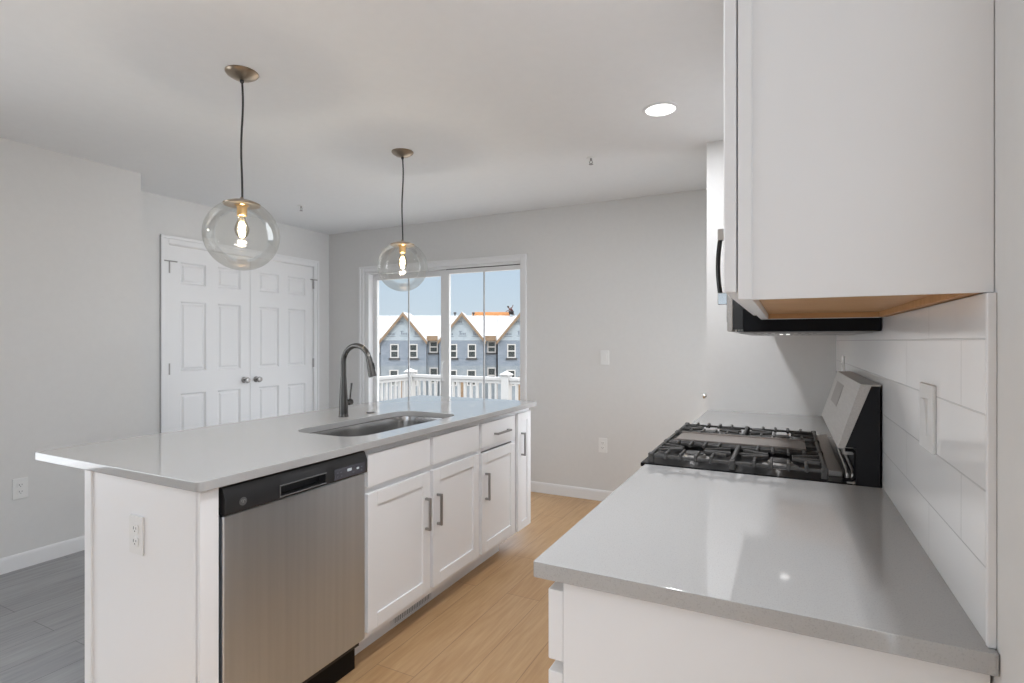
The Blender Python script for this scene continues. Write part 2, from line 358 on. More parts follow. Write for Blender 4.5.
baseboard('baseboard_corner', XP + 0.014, SX0 - 0.06, YB, 0, 'y-', 'white baseboard in the corner left of the sliding door')
baseboard('baseboard_pantry', XP, 0, YL, DY0 - 0.06, 'x+', 'white baseboard left of the pantry doors')

# ------------------------------------------------------------------ pantry double doors
bm = B(); cw = 0.064
def casing_x(bm, x, y0, y1, ztop, wd):
    for a, b, c, d in ((y0 - wd, y0, 0, ztop + wd), (y1, y1 + wd, 0, ztop + wd), (y0, y1, ztop, ztop + wd)):
        box(bm, x, x + 0.012, a, b, c, d, 0.003)
    box(bm, x, x + 0.02, y0 - wd, y0 - wd * 0.62, 0, ztop + wd * 0.62, 0.004); box(bm, x, x + 0.02, y1 + wd * 0.62, y1 + wd, 0, ztop + wd * 0.62, 0.004)
    box(bm, x, x + 0.02, y0 - wd, y1 + wd, ztop + wd * 0.62, ztop + wd, 0.004)
casing_x(bm, XP, DY0, DY1, DZ, cw)
struct('trim_1', bm, 'trim', 'white casing round the double pantry doors')
bm = B()
for a, b in ((DY0, DY0 + 0.004), (DY1 - 0.004, DY1)): box(bm, XP - 0.12, XP - 0.001, a, b, 0, DZ)
box(bm, XP - 0.12, XP - 0.001, DY0, DY1, DZ - 0.004, DZ)
struct('trim_2', bm, 'trim', 'white jamb inside the pantry doorway')
def six_panel(name, y0, y1, label, knob_y, hinge_y):
    bm = B(); xf = XP - 0.004; xb = xf - 0.035; xr = xf - 0.015
    z0, z1 = 0.012, DZ - 0.010
    sw = 0.094; mid = (y0 + y1) / 2; ms = 0.052
    rails = [(z0, 0.225), (0.885, 1.065), (1.635, 1.775), (1.955, z1)]
    box(bm, xb, xr - 0.0005, y0, y1, z0, z1)
    for a, b in ((y0, y0 + sw), (mid - ms, mid + ms), (y1 - sw, y1)): box(bm, xr - 0.001, xf, a, b, z0, z1)
    for a, b in rails:
        box(bm, xr - 0.001, xf, y0 + sw, mid - ms, a, b); box(bm, xr - 0.001, xf, mid + ms, y1 - sw, a, b)
    for (a, b), (c, d) in ((u, v) for u in ((y0 + sw, mid - ms), (mid + ms, y1 - sw)) for v in ((0.225, 0.885), (1.065, 1.635), (1.775, 1.955))):
        def ring(m, x): return [bm.verts.new((x, yy, zz)) for yy, zz in ((a + m, c + m), (b - m, c + m), (b - m, d - m), (a + m, d - m))]
        # moulded sticking then raised field
        for (m0, x0), (m1, x1) in (((0.0, xf), (0.012, xr)), ((0.012, xr), (0.020, xr)), ((0.020, xr), (0.034, xf - 0.004))):
            r0, r1 = ring(m0, x0), ring(m1, x1)
            for k in range(4): bm.faces.new((r0[k], r0[(k + 1) % 4], r1[(k + 1) % 4], r1[k]))
        bm.faces.new(ring(0.034, xf - 0.004))
    d = struct(name, bm, 'trim', label)
    kb = B(); lathe(kb, [(0.026, 0), (0.028, 0.004), (0.024, 0.008), (0.010, 0.012), (0.010, 0.028), (0.022, 0.036), (0.027, 0.048), (0.023, 0.060), (0.010, 0.066)], (xf, knob_y, 0.96), 24, 'x')
    obj('door_knob', kb, 'nickel', d, 'satin nickel round knob')
    for z in (1.90, 1.09, 0.25):
        hb = B(); tube(hb, [(XP + 0.006, hinge_y, z - 0.045), (XP + 0.006, hinge_y, z + 0.045)], 0.0085, 10)
        if z > 1.8: tube(hb, [(XP + 0.012, hinge_y - 0.045, z + 0.05), (XP + 0.014, hinge_y + 0.06, z + 0.05)], 0.005, 8); lathe(hb, [(0.012, -0.004), (0.012, 0.004)], (XP + 0.006, hinge_y, z + 0.05), 12)
        obj('hinge', hb, 'nickel', d, 'grey metal hinge')
mid = (DY0 + DY1) / 2
six_panel('door_1', DY0 + 0.006, mid - 0.002, 'white six panel pantry door, the left leaf', mid - 0.062, DY0 + 0.004)
six_panel('door_2', mid + 0.002, DY1 - 0.006, 'white six panel pantry door, the right leaf', mid + 0.062, DY1 - 0.004)

# ------------------------------------------------------------------ sliding glass door
bm = B(); wd = 0.058
for a, b, c, d in ((SX0 - wd, SX0, 0, SZ + wd), (SX1, SX1 + wd, 0, SZ + wd), (SX0, SX1, SZ, SZ + wd)): box(bm, a, b, YB - 0.012, YB, c, d, 0.003)
for a, b, c, d in ((SX0 - wd, SX0 - wd * 0.62, 0, SZ + wd * 0.62), (SX1 + wd * 0.62, SX1 + wd, 0, SZ + wd * 0.62), (SX0 - wd, SX1 + wd, SZ + wd * 0.62, SZ + wd)): box(bm, a, b, YB - 0.02, YB, c, d, 0.004)
struct('trim_3', bm, 'trim', 'white casing round the sliding glass door')
bm = B(); fy0, fy1 = YB + 0.005, YB + 0.13
box(bm, SX0, SX0 + 0.055, fy0, fy1, 0, SZ, 0.003); box(bm, SX1 - 0.012, SX1, fy0, fy1, 0, SZ, 0.002)
box(bm, SX0 + 0.055, SX1 - 0.012, fy0, fy1, SZ - 0.022, SZ, 0.002); box(bm, SX0 + 0.055, SX1 - 0.012, fy0, fy1, 0, 0.04, 0.003)
sl = struct('door_3', bm, 'vinyl', 'white vinyl frame of the sliding glass door')
def sash(name, x0, x1, y0, top, l, r, t, label):
    bm = B(); box(bm, x0, x0 + l, y0, y0 + 0.035, 0.04, top, 0.003); box(bm, x1 - r, x1, y0, y0 + 0.035, 0.04, top, 0.003)
    box(bm, x0 + l, x1 - r, y0, y0 + 0.035, top - t, top, 0.003); box(bm, x0 + l, x1 - r, y0, y0 + 0.035, 0.04, 0.14, 0.003)
    s = struct(name, bm, 'vinyl', label, sl)
    struct('glass_pane', box(B(), x0 + l, x1 - r, y0 + 0.015, y0 + 0.019, 0.14, top - t), 'pane', None, s)
    xm = (x0 + l + x1 - r) / 2
    struct('glazing_bar', box(B(), xm - 0.0048, xm + 0.0048, y0 + 0.010, y0 + 0.024, 0.14, top - t), 'gb', 'thin grey upright glazing bar', s)
sash('door_panel', SX0 + 0.055, -2.90, YB + 0.075, SZ - 0.022, 0.05, 0.095, 0.055, 'left glazed panel')
sash('door_panel', -2.955, SX1 - 0.012, YB + 0.03, SZ - 0.028, 0.085, 0.012, 0.040, 'right glazed panel')
struct('track_gap', box(B(), -2.90, SX1 - 0.012, YB + 0.028, YB + 0.07, SZ - 0.028, SZ - 0.022), 'gap', 'dark track gap above the right panel', sl)
bm = B(); tube(bm, [(-2.93, YB + 0.03, 0.93), (-2.93, YB - 0.005, 0.95), (-2.93, YB - 0.005, 1.10), (-2.93, YB + 0.03, 1.12)], 0.007, 8)
struct('door_handle', bm, 'vinyl', None, sl)

# ------------------------------------------------------------------ kitchen island
IX0, IX1, IY0, IY1 = -2.410, -1.4666, 0.955, 3.268
SKX0, SKX1, SKY0, SKY1 = -1.965, -1.575, 1.69, 2.50
FX = -1.487                       # door faces
FF = -1.507                       # face frame
ZC = CT - 0.029
bm = slab_with_hole(rrect(IX0, IX1, IY0, IY1, 0.022, 6), rrect(SKX0, SKX1, SKY0, SKY1, 0.10, 10), ZC, CT, 0.003)
tag(obj('island_countertop', bm, 'quartz'), 'pale quartz countertop of the island with a cutout for the sink', 'countertop')

# sink
sk = thing('sink', 'undermount stainless steel sink set in the island countertop', 'sink', ((SKX0 + SKX1) / 2, (SKY0 + SKY1) / 2, 0.66))
bm = B(); loops = []
for off, z, r in ((0.012, ZC, 0.105), (-0.004, ZC - 0.001, 0.10), (-0.008, ZC - 0.03, 0.10), (-0.014, 0.71, 0.095), (-0.03, 0.685, 0.08), (-0.06, 0.675, 0.06)):
    loops.append([bm.verts.new((x, y, z)) for x, y in rrect(SKX0 - off, SKX1 + off, SKY0 - off, SKY1 + off, r, 8)])
for a, b in zip(loops[:-1], loops[1:]):
    for k in range(len(a)): bm.faces.new((a[k], a[(k + 1) % len(a)], b[(k + 1) % len(a)], b[k]))
bm.faces.new(loops[-1])
obj('basin', bm, 'sink', sk)
bm = B(); lathe(bm, [(0.055, 0.0), (0.055, 0.004), (0.042, 0.006), (0.038, -0.0), (0.012, 0.001)], (-1.80, 2.095, 0.6755), 24)
obj('drain', bm, 'nickel', sk)

# faucet
fx, fy = -2.080, 2.143
fa = thing('faucet', 'tall gooseneck pull-down faucet in dark brushed nickel behind the sink', 'faucet', (fx, fy, CT))
bm = B(); lathe(bm, [(0.026, 0), (0.026, 0.004), (0.0235, 0.008), (0.0235, 0.02), (0.022, 0.09), (0.0185, 0.15), (0.0155, 0.20), (0.0145, 0.21)], (fx, fy, CT), 28)
obj('body', bm, 'faucet', fa)
pts = [(fx, fy, CT + 0.20)]; cx, cz, R_ = fx + 0.088, 1.200, 0.088
pts.append((fx, fy, 1.16))
for k in range(19):
    a = math.radians(180 - 165 * k / 18); pts.append((cx + R_ * math.cos(a), fy, cz + R_ * math.sin(a)))
obj('spout', tube(B(), pts, 0.0138, 18), 'faucet', fa)
e = Vector(pts[-1]); d = Vector((math.sin(math.radians(15)), 0, -math.cos(math.radians(15))))
sh = obj('spray_head', tube(B(), [e - d * 0.004, e + d * 0.004, e + d * 0.02, e + d * 0.06, e + d * 0.09, e + d * 0.097], [0.0145, 0.0158, 0.016, 0.0185, 0.0205, 0.0185], 20), 'faucet', fa)
q = e + d * 0.045 + Vector((0.0165, 0.004, 0.004))
obj('spray_button', tube(B(), [q - d * 0.018, q - d * 0.014, q + d * 0.014, q + d * 0.018], [0.003, 0.006, 0.006, 0.003], 10), 'blackm', sh, 'black spray button')
hb = B(); hz = CT + 0.072
tube(hb, [(fx, fy + 0.018, hz), (fx, fy + 0.036, hz)], 0.011, 14)
tube(hb, [(fx, fy + 0.030, hz), (fx, fy + 0.034, hz), (fx, fy + 0.056, hz), (fx, fy + 0.060, hz)], [0.012, 0.0165, 0.0165, 0.012], 18)
hd_ = obj('valve', hb, 'faucet', fa)
obj('lever', tube(B(), [(fx, fy + 0.046, hz + 0.010), (fx - 0.002, fy + 0.052, hz + 0.05), (fx - 0.004, fy + 0.062, hz + 0.100)], [0.0055, 0.0048, 0.0062], 10), 'faucet', hd_)
bm = B(); lathe(bm, [(0.023, 0), (0.023, 0.003), (0.019, 0.006), (0.004, 0.0065)], (-2.058, 2.324, CT), 24)
tag(obj('hole_cover', bm, 'rimgrey'), 'small round metal hole cover on the island beside the faucet', 'cover')

# cabinet helpers ------------------------------------------------------
def shaker_x(bm, xf, y0, y1, z0, z1, fw=0.057, t=0.02, rec=0.008, s=1):
    """shaker front facing +X (s=1) or -X (s=-1); front at xf"""
    xb = xf - s * t; xp = xf - s * rec
    for a, b, c, d in ((y0, y0 + fw, z0, z1), (y1 - fw, y1, z0, z1), (y0 + fw, y1 - fw, z0, z0 + fw), (y0 + fw, y1 - fw, z1 - fw, z1)):
        box(bm, xb, xf, a, b, c, d, 0.0015, 1)
    box(bm, xb, xp, y0 + fw - 0.003, y1 - fw + 0.003, z0 + fw - 0.003, z1 - fw + 0.003)
    return bm
def slabfront_x(bm, xf, y0, y1, z0, z1, t=0.02, s=1): return box(bm, xf - s * t, xf, y0, y1, z0, z1, 0.003, 2)
def pull(parent, xf, y, z, L, vertical=True, s=1):
    bm = B(); o = 0.030; h = L / 2; r = 0.0055
    if vertical:
        box(bm, xf + s * (o - 2 * r), xf + s * o, y - r, y + r, z - h, z + h, 0.0015, 1)
        for q in (-1, 1): box(bm, xf, xf + s * (o - 2 * r + 0.001), y - r * 0.9, y + r * 0.9, z + q * (h - 0.006) - r, z + q * (h - 0.006) + r)
    else:
        box(bm, xf + s * (o - 2 * r), xf + s * o, y - h, y + h, z - r, z + r, 0.0015, 1)
        for q in (-1, 1): box(bm, xf, xf + s * (o - 2 * r + 0.001), y + q * (h - 0.006) - r, y + q * (h - 0.006) + r, z - r * 0.9, z + r * 0.9)
    return obj('handle', bm, 'nickel', parent, 'satin nickel bar handle')
BX = -2.085                       # back of the island cabinets
def carcass(bm, y0, y1, z0=0.115, top=ZC):
    t = 0.016
    box(bm, BX + 0.012, FF - 0.001, y0 + 0.0005, y0 + t, z0, top); box(bm, BX + 0.012, FF - 0.001, y1 - t, y1 - 0.0005, z0, top)
    box(bm, BX + 0.012, FF - 0.001, y0 + t, y1 - t, z0, z0 + t); box(bm, BX + 0.012, BX + 0.024, y0 + t, y1 - t, z0 + t, top)
    # face frame
    fr = FF - 0.019
    for a, b, c, d in ((y0 + 0.0005, y0 + 0.035, z0, top), (y1 - 0.035, y1 - 0.0005, z0, top), (y0 + 0.035, y1 - 0.035, z0, z0 + 0.04), (y0 + 0.035, y1 - 0.035, top - 0.05, top), (y0 + 0.035, y1 - 0.035, 0.70, 0.735)):
        box(bm, fr, FF, a, b, c, d)
    return bm
# sink base
sb = thing('sink_base_cabinet', 'white double-door shaker cabinet under the sink, next to the dishwasher', 'cabinet', (-1.80, 2.103, 0))
bm = carcass(B(), 1.652, 2.556); box(bm, FF - 0.019, FF, 2.081, 2.127, 0.155, 0.70); box(bm, FF - 0.019, FF, 2.081, 2.127, 0.735, 0.835)
obj('body', bm, 'white', sb)
f1 = obj('false_drawer_front', slabfront_x(B(), FX, 1.666, 2.090, 0.725, 0.857), 'white', sb)
f2 = obj('false_drawer_front', slabfront_x(B(), FX, 2.114, 2.540, 0.725, 0.857), 'white', sb)
d1 = obj('door', shaker_x(B(), FX, 1.666, 2.090, 0.145, 0.700), 'white', sb); pull(d1, FX, 2.053, 0.513, 0.15)
d2 = obj('door', shaker_x(B(), FX, 2.114, 2.540, 0.145, 0.700), 'white', sb); pull(d2, FX, 2.146, 0.510, 0.15)
obj('toe_kick', box(B(), -1.62, -1.604, 1.652, 2.5555, 0, 0.115), 'white', sb)
# drawer base
db = thing('drawer_base_cabinet', 'white base cabinet with one drawer over one door near the far end of the island', 'cabinet', (-1.80, 2.778, 0))
obj('body', carcass(B(), 2.556, 2.998), 'white', db)
dr = obj('drawer', slabfront_x(B(), FX, 2.572, 2.980, 0.725, 0.857), 'white', db); pull(dr, FX, 2.795, 0.783, 0.17, False)
dd = obj('door', shaker_x(B(), FX, 2.572, 2.980, 0.140, 0.692), 'white', db); pull(dd, FX, 2.612, 0.507, 0.15)
obj('toe_kick', box(B(), -1.62, -1.604, 2.5565, 2.985, 0, 0.115), 'white', db)
# narrow end cabinet
nb = thing('narrow_end_cabinet', 'narrow white full-height pull-out cabinet closing the far end of the island', 'cabinet', (-1.80, 3.11, 0))
bm = B(); t = 0.016
for a, b, c, d in ((2.9985, 3.015, 0.115, ZC), (3.207, 3.223, 0.115, ZC), (3.015, 3.207, 0.115, 0.131), (3.015, 3.207, ZC - 0.05, ZC)): box(bm, BX + 0.012, FF, a, b, c, d)
box(bm, BX + 0.012, BX + 0.024, 3.015, 3.207, 0.131, ZC - 0.05)
obj('body', bm, 'white', nb)
nd = obj('door', shaker_x(B(), FX, 3.020, 3.207, 0.125, 0.860, 0.05), 'white', nb); pull(nd, FX, 3.068, 0.665, 0.145)
obj('toe_kick', box(B(), BX + 0.03, BX + 0.10, 2.99, 3.20, 0, 0.115), 'white', nb)
# end panel toward the viewer and back panel under the seating overhang
ep = thing('island_end_panel', 'plain white end panel of the island below the countertop corner', 'panel', (-1.78, 0.97, 0))
obj('panel', box(B(), -2.045, FX - 0.010, 0.972, 0.985, 0, ZC), 'white', ep)
obj('corner_strip', box(B(), -2.085, -2.045, 0.965, 0.987, 0, ZC, 0.002), 'white', ep)
bm = B(); box(bm, FX - 0.020, FX, 0.972, 1.030, 0.0, ZC, 0.002); box(bm, FX - 0.030, FX - 0.020, 0.985, 1.030, 0.0, ZC)
obj('filler_strip', bm, 'white', ep)
bm = B(); box(bm, BX, BX + 0.011, 0.988, 3.223, 0, ZC)
tag(obj('island_back_panel', bm, 'white'), 'white back panel of the island under the seating overhang', 'panel')
# floor register in the toe kick
rg = thing('floor_register', 'small white slotted air register in the toe kick under the sink cabinet', 'vent', (-1.602, 2.1, 0.03))
bm = B(); ry0, ry1, rz0, rz1 = 1.945, 2.262, 0.004, 0.060
for a, b, c, d in ((ry0, ry1, rz0, rz0 + 0.006), (ry0, ry1, rz1 - 0.012, rz1), (ry0, ry0 + 0.014, rz0 + 0.006, rz1 - 0.012), (ry1 - 0.014, ry1, rz0 + 0.006, rz1 - 0.012)): box(bm, -1.6038, -1.597, a, b, c, d, 0.001, 1)
obj('frame', bm, 'trim', rg)
obj('backing', box(B(), -1.6038, -1.6025, ry0 + 0.014, ry1 - 0.014, rz0 + 0.012, rz1 - 0.012), 'gap', rg, 'dark opening behind the slats')
bm = B(); k = ry0 + 0.02
while k < ry1 - 0.018: box(bm, -1.6025, -1.598, k, k + 0.004, rz0 + 0.006, rz1 - 0.012); k += 0.013
obj('grille', bm, 'trim', rg)

# dishwasher ------------------------------------------------------------
dw = thing('dishwasher', 'stainless steel dishwasher with a black control strip at the near end of the island', 'dishwasher', (-1.78, 1.341, 0))
wy0, wy1 = 1.040, 1.646
obj('tub', box(B(), BX + 0.03, FX - 0.03, wy0 - 0.003, wy1 + 0.001, 0.10, ZC - 0.006), 'blackm', dw, 'black tub shell')
bm = B(); box(bm, FX - 0.03, FX + 0.004, wy0, wy1, 0.135, 0.792, 0.006, 3)
door = obj('door', bm, 'steel', dw)
# control strip: a bevelled black bar with a scooped handle pocket
cb_ = B(); zt, zb = 0.877, 0.795; hx0, hx1 = 1.236, 1.430; pz0, pz1 = 0.804, 0.836
prof = [(FX - 0.03, zb), (FX + 0.012, zb), (FX + 0.014, zb + 0.004), (FX + 0.014, zt - 0.034), (FX + 0.002, zt - 0.004), (FX - 0.004, zt), (FX - 0.03, zt)]
prism(cb_, prof, 'y', wy0, hx0); prism(cb_, prof, 'y', hx1, wy1)
prism(cb_, [(FX - 0.03, pz1), (FX + 0.014, pz1), (FX + 0.014, zt - 0.034), (FX + 0.002, zt - 0.004), (FX - 0.004, zt), (FX - 0.03, zt)], 'y', hx0, hx1)
box(cb_, FX - 0.03, FX + 0.014, hx0, hx1, zb, pz0); box(cb_, FX - 0.03, FX - 0.018, hx0, hx1, pz0, pz1)
cs = obj('control_panel', cb_, 'blackm', dw, 'black control strip with a recessed pocket handle')
bm = B(); fr = 0.004
for a, b, c, d in ((hx0 - fr, hx1 + fr, pz1, pz1 + fr), (hx0 - fr, hx0, pz0, pz1), (hx0 - fr, hx1 + fr, pz0 - fr, pz0)): box(bm, FX + 0.0135, FX + 0.017, a, b, c, d, 0.001, 1)
obj('handle_rim', bm, 'rimgrey', cs)
ds = obj('display_strip', box(B(), FX + 0.0135, FX + 0.0155, 1.472, 1.632, 0.800, 0.840, 0.001, 1), 'panel', cs, 'smoked strip of touch controls')
bm = B()
for y, z, a in ((1.487, 0.825, 0.004), (1.504, 0.825, 0.004), (1.487, 0.811, 0.003), (1.507, 0.811, 0.003), (1.568, 0.812, 0.004), (1.612, 0.824, 0.004), (1.612, 0.811, 0.003)): box(bm, FX + 0.0153, FX + 0.0162, y - a, y + a, z - 0.0018, z + 0.0018)
obj('control_lettering', bm, 'ink', ds, 'tiny grey control legends')
obj('indicator', box(B(), FX + 0.0153, FX + 0.0163, 1.536, 1.558, 0.821, 0.831), 'dispglow', ds, 'pale lit indicator')
obj('indicator', box(B(), FX + 0.0153, FX + 0.0163, 1.585, 1.598, 0.819, 0.826), 'dispglow', ds, 'pale lit indicator')
bm = B(); lathe(bm, [(0.0125, 0), (0.0125, 0.0012), (0.0108, 0.0014), (0.0105, 0.0006), (0.001, 0.0006)], (FX + 0.0138, 1.099, 0.824), 24, 'x')
bd = obj('badge', bm, 'rimgrey', cs, 'round grey maker badge')
bm = B()
for s in (-1, 1):
    tube(bm, [(FX + 0.0148, 1.099 + s * (0.0035 + 0.003 * math.cos(a)), 0.824 + 0.0055 * math.sin(a)) for a in [k * PI / 5 for k in range(8)]], 0.0006, 6)
obj('badge_script', bm, 'nickel', bd)
obj('toe_kick', box(B(), FX - 0.075, FX - 0.055, wy0, wy1 + 0.004, 0.0, 0.125), 'black', dw, 'black toe kick plate')

# ------------------------------------------------------------------ right run: base cabinets and counters
RX0 = -0.4072; YR = 0.887; RY0, RY1 = 1.757, 2.517; YE = 3.30
bm = B(); prism(bm, rrect(RX0, XR - 0.0005, YR, RY0 - 0.002, 0.004, 3), 'z', ZC, CT, 0.002)
tag(obj('range_side_countertop', bm, 'quartz'), 'pale speckled quartz countertop in the foreground, on the near side of the range', 'countertop')
bm = B(); prism(bm, rrect(RX0, XR - 0.0005, RY1 + 0.002, YE - 0.001, 0.004, 3), 'z', ZC, CT, 0.002)
tag(obj('range_side_countertop', bm, 'quartz'), 'pale quartz countertop piece beyond the range, against the short wall', 'countertop')
def base_right(name, y0, y1, label, drawers):
    c = thing(name, label, 'cabinet', (-0.08, (y0 + y1) / 2, 0))
    bm = B(); box(bm, -0.358, XR - 0.004, y0, y1, 0.11, ZC - 0.0005)
    box(bm, -0.29, XR - 0.004, y0, y1, 0.0, 0.11)
    obj('body', bm, 'white', c)
    if drawers:
        for z0, z1 in ((0.728, 0.857), (0.44, 0.708), (0.13, 0.42)):
            d = obj('drawer', slabfront_x(B(), -0.390, y0 + 0.004, y1 - 0.012, z0, z1, 0.030, -1), 'white', c); pull(d, -0.390, (y0 + y1) / 2, (z0 + z1) / 2, 0.17, False, -1)
    else:
        d = obj('drawer', slabfront_x(B(), -0.390, y0 + 0.012, y1 - 0.012, 0.728, 0.857, 0.030, -1), 'white', c); pull(d, -0.390, (y0 + y1) / 2, 0.79, 0.17, False, -1)
        d = obj('door', shaker_x(B(), -0.390, y0 + 0.012, y1 - 0.012, 0.13, 0.708, 0.057, 0.03, 0.008, -1), 'white', c); pull(d, -0.390, y0 + 0.06, 0.56, 0.15, True, -1)
    return c
base_right('drawer_cabinet', 0.912, RY0 - 0.004, 'white drawer cabinet under the foreground countertop beside the range', True)
base_right('base_cabinet', RY1 + 0.004, YE - 0.002, 'white base cabinet beyond the range against the short wall', False)

# backsplash
M['tile'] = tile_mat()
bs = thing('backsplash', 'white glossy tile backsplash in long horizontal tiles above the right counter', 'backsplash', (XT, 2.1, CT))
bs2 = obj('tiles', box(B(), XT, XR - 0.0003, 0.908, YE - 0.0005, CT + 0.0005, 1.3725), 'tile', bs)
bs2.data.transform(Matrix.Translation((XT, 2.1, CT))); bs2.matrix_parent_inverse = Matrix.Translation((-XT, -2.1, -CT))
obj('edge_trim', box(B(), XT - 0.0015, XR - 0.0003, 0.900, 0.908, CT + 0.0005, 1.3725, 0.001, 1), 'trim', bs)

# ------------------------------------------------------------------ upper cabinets
UZ = 1.374; UTOP = 2.29; UFX = -0.067
def upper(name, y0, y1, z0, label, doors=1):
    c = thing(name, label, 'cabinet', (0.08, (y0 + y1) / 2, z0))
    bm = B(); t = 0.016; xb = XR - 0.001
    box(bm, UFX + 0.020, xb, y0 + 0.004, y0 + t, z0, UTOP); box(bm, UFX + 0.020, xb, y1 - t, y1 - 0.0005, z0, UTOP)
    box(bm, UFX + 0.020, xb, y0 + t, y1 - t, UTOP - t, UTOP)
    ob = obj('side_panels', bm, 'white', c)
    bm = B()
    for a, b, c_, d in ((y0, y0 + 0.038, z0, UTOP), (y1 - 0.038, y1 - 0.0005, z0, UTOP), (y0 + 0.038, y1 - 0.038, z0, z0 + 0.042), (y0 + 0.038, y1 - 0.038, UTOP - 0.04, UTOP)): box(bm, UFX, UFX + 0.0205, a, b, c_, d, 0.001, 1)
    obj('face_frame', bm, 'white', c)
    bm = B(); zb = z0 + 0.014
    box(bm, UFX + 0.021, xb - 0.002, y0 + t + 0.0005, y1 - t - 0.0005, zb, zb + 0.012)
    box(bm, xb - 0.020, xb - 0.002, y0 + t + 0.0005, y1 - t - 0.0005, z0 + 0.001, zb)          # nailing rail at the wall
    box(bm, UFX + 0.021, xb - 0.020, y1 - t - 0.014, y1 - t - 0.0005, z0 + 0.001, zb)          # far batten
    obj('underside', bm, 'wood', c, 'bare maple underside')
    obj('back_board', box(B(), xb - 0.008, xb - 0.002, y0 + t, y1 - t, zb + 0.013, UTOP - t), 'wood', c)
    n = doors; wdt = (y1 - y0 - 0.008) / n
    for i in range(n):
        a = y0 + 0.004 + i * wdt + (0.0 if i == 0 else 0.002); b = y0 + 0.004 + (i + 1) * wdt - 0.002
        d = obj('door', shaker_x(B(), UFX - 0.0205, a - (0.004 if i == 0 else 0), b, z0 + 0.012, UTOP - 0.012, 0.057, 0.0185, 0.008, -1), 'white', c)
        pull(d, UFX - 0.0205, b - 0.03 if i == 0 and n > 1 else (a + 0.03 if i else b - 0.03), z0 + 0.12, 0.15, True, -1)
    return c
upper('wall_cabinet', 0.906, RY0 - 0.003, UZ, 'white wall cabinet with a bare wood underside in the upper right foreground', 2)
upper('wall_cabinet', RY1 + 0.003, YE - 0.001, UZ, 'white wall cabinet beyond the microwave, against the short wall', 1)
upper('wall_cabinet', RY0 + 0.001, RY1 - 0.001, 1.765, 'short white wall cabinet above the microwave', 2)

# ------------------------------------------------------------------ microwave
mw = thing('microwave', 'over-the-range microwave in steel and black hung above the range', 'microwave', (0.05, (RY0 + RY1) / 2, 1.338))
mx = -0.160; mz0, mz1 = 1.338, 1.760
obj('case', box(B(), mx + 0.045, XT - 0.003, RY0 + 0.001, RY1 - 0.001, mz0, mz1, 0.002, 1), 'black', mw, 'glossy black case')
obj('underside', box(B(), mx + 0.03, XT - 0.02, RY0 + 0.012, RY1 - 0.012, mz0 - 0.004, mz0 + 0.003, 0.002, 1), 'nickel', mw, 'grey metal underside')
bm = B(); box(bm, mx, mx + 0.016, RY0 + 0.001, RY1 - 0.001, mz0 + 0.002, mz1, 0.003, 2)
fr_ = obj('door', bm, 'steelh', mw)
obj('door_liner', box(B(), mx + 0.0165, mx + 0.044, RY0 + 0.004, RY1 - 0.004, mz0 + 0.008, mz1 - 0.002), 'blackm', mw)
obj('door_window', box(B(), mx - 0.002, mx + 0.001, RY0 + 0.24, RY1 - 0.03, mz0 + 0.05, mz1 - 0.05, 0.001, 1), 'black', fr_)
obj('control_panel', box(B(), mx - 0.002, mx + 0.001, RY0 + 0.015, RY0 + 0.15, mz0 + 0.03, mz1 - 0.03, 0.001, 1), 'black', mw)
bm = B(); hy = 1.95
tube(bm, [(mx - 0.036 - 0.010 * math.sin(PI * k / 8), hy, 1.450 + 0.225 * k / 8) for k in range(9)], 0.0075, 12)
hh = obj('handle', bm, 'handledark', fr_, 'bowed dark handle bar')
for z in (1.433, 1.648): obj('handle_mount', box(B(), mx - 0.046, mx + 0.001, hy - 0.012, hy + 0.012, z, z + 0.040, 0.002, 1), 'chrome', hh, 'bright chrome handle end')
bm = B(); lathe(bm, [(0.016, 0), (0.016, -0.0012), (0.001, -0.0015)], (-0.005, 2.10, mz0 - 0.0038), 20)
obj('task_light', bm, 'can', mw, 'small lit cooktop lamp')
bm = B()
for yy in (RY0 + 0.07, RY1 - 0.32):
    for k in range(9): box(bm, -0.09 + k * 0.02, -0.08 + k * 0.02, yy, yy + 0.25, mz0 - 0.0055, mz0 - 0.003)
obj('filter_grille', bm, 'nickel', mw, 'slotted grease filters')
bm = B()
for k in range(5): box(bm, mx + 0.022 + k * 0.008, mx + 0.026 + k * 0.008, RY0 + 0.02, RY1 - 0.02, mz0 + 0.001, mz0 + 0.009)
obj('intake_slats', bm, 'alu', mw)

# ------------------------------------------------------------------ range
rg = thing('gas_range', 'stainless and black gas range with cast iron grates between the two countertops', 'range', (-0.1, (RY0 + RY1) / 2, 0))
y0, y1 = RY0 + 0.001, RY1 - 0.001; ym = (y0 + y1) / 2
obj('body', box(B(), -0.36, 0.225, y0, y1, 0.05, 0.895, 0.002, 1), 'blackp', rg)
bm = B(); box(bm, -0.395, -0.362, y0 + 0.003, y1 - 0.003, 0.20, 0.79, 0.004)
od = obj('oven_door', bm, 'steel', rg); obj('oven_window', box(B(), -0.3965, -0.394, y0 + 0.13, y1 - 0.13, 0.34, 0.63, 0.001, 1), 'black', od)
bm = B(); tube(bm, [(-0.440, y0 + 0.06, 0.745), (-0.440, y1 - 0.06, 0.745)], 0.011, 12)
for yy in (y0 + 0.09, y1 - 0.09): box(bm, -0.440, -0.394, yy - 0.01, yy + 0.01, 0.737, 0.753)
obj('oven_handle', bm, 'steelh', od)
obj('drawer', box(B(), -0.390, -0.362, y0 + 0.003, y1 - 0.003, 0.06, 0.19, 0.004), 'steel', rg)
kp = obj('knob_panel', prism(B(), [(-0.36, 0.80), (-0.398, 0.80), (-0.412, 0.88), (-0.405, 0.903), (-0.36, 0.903)], 'y', y0 + 0.001, y1 - 0.001), 'steel', rg)
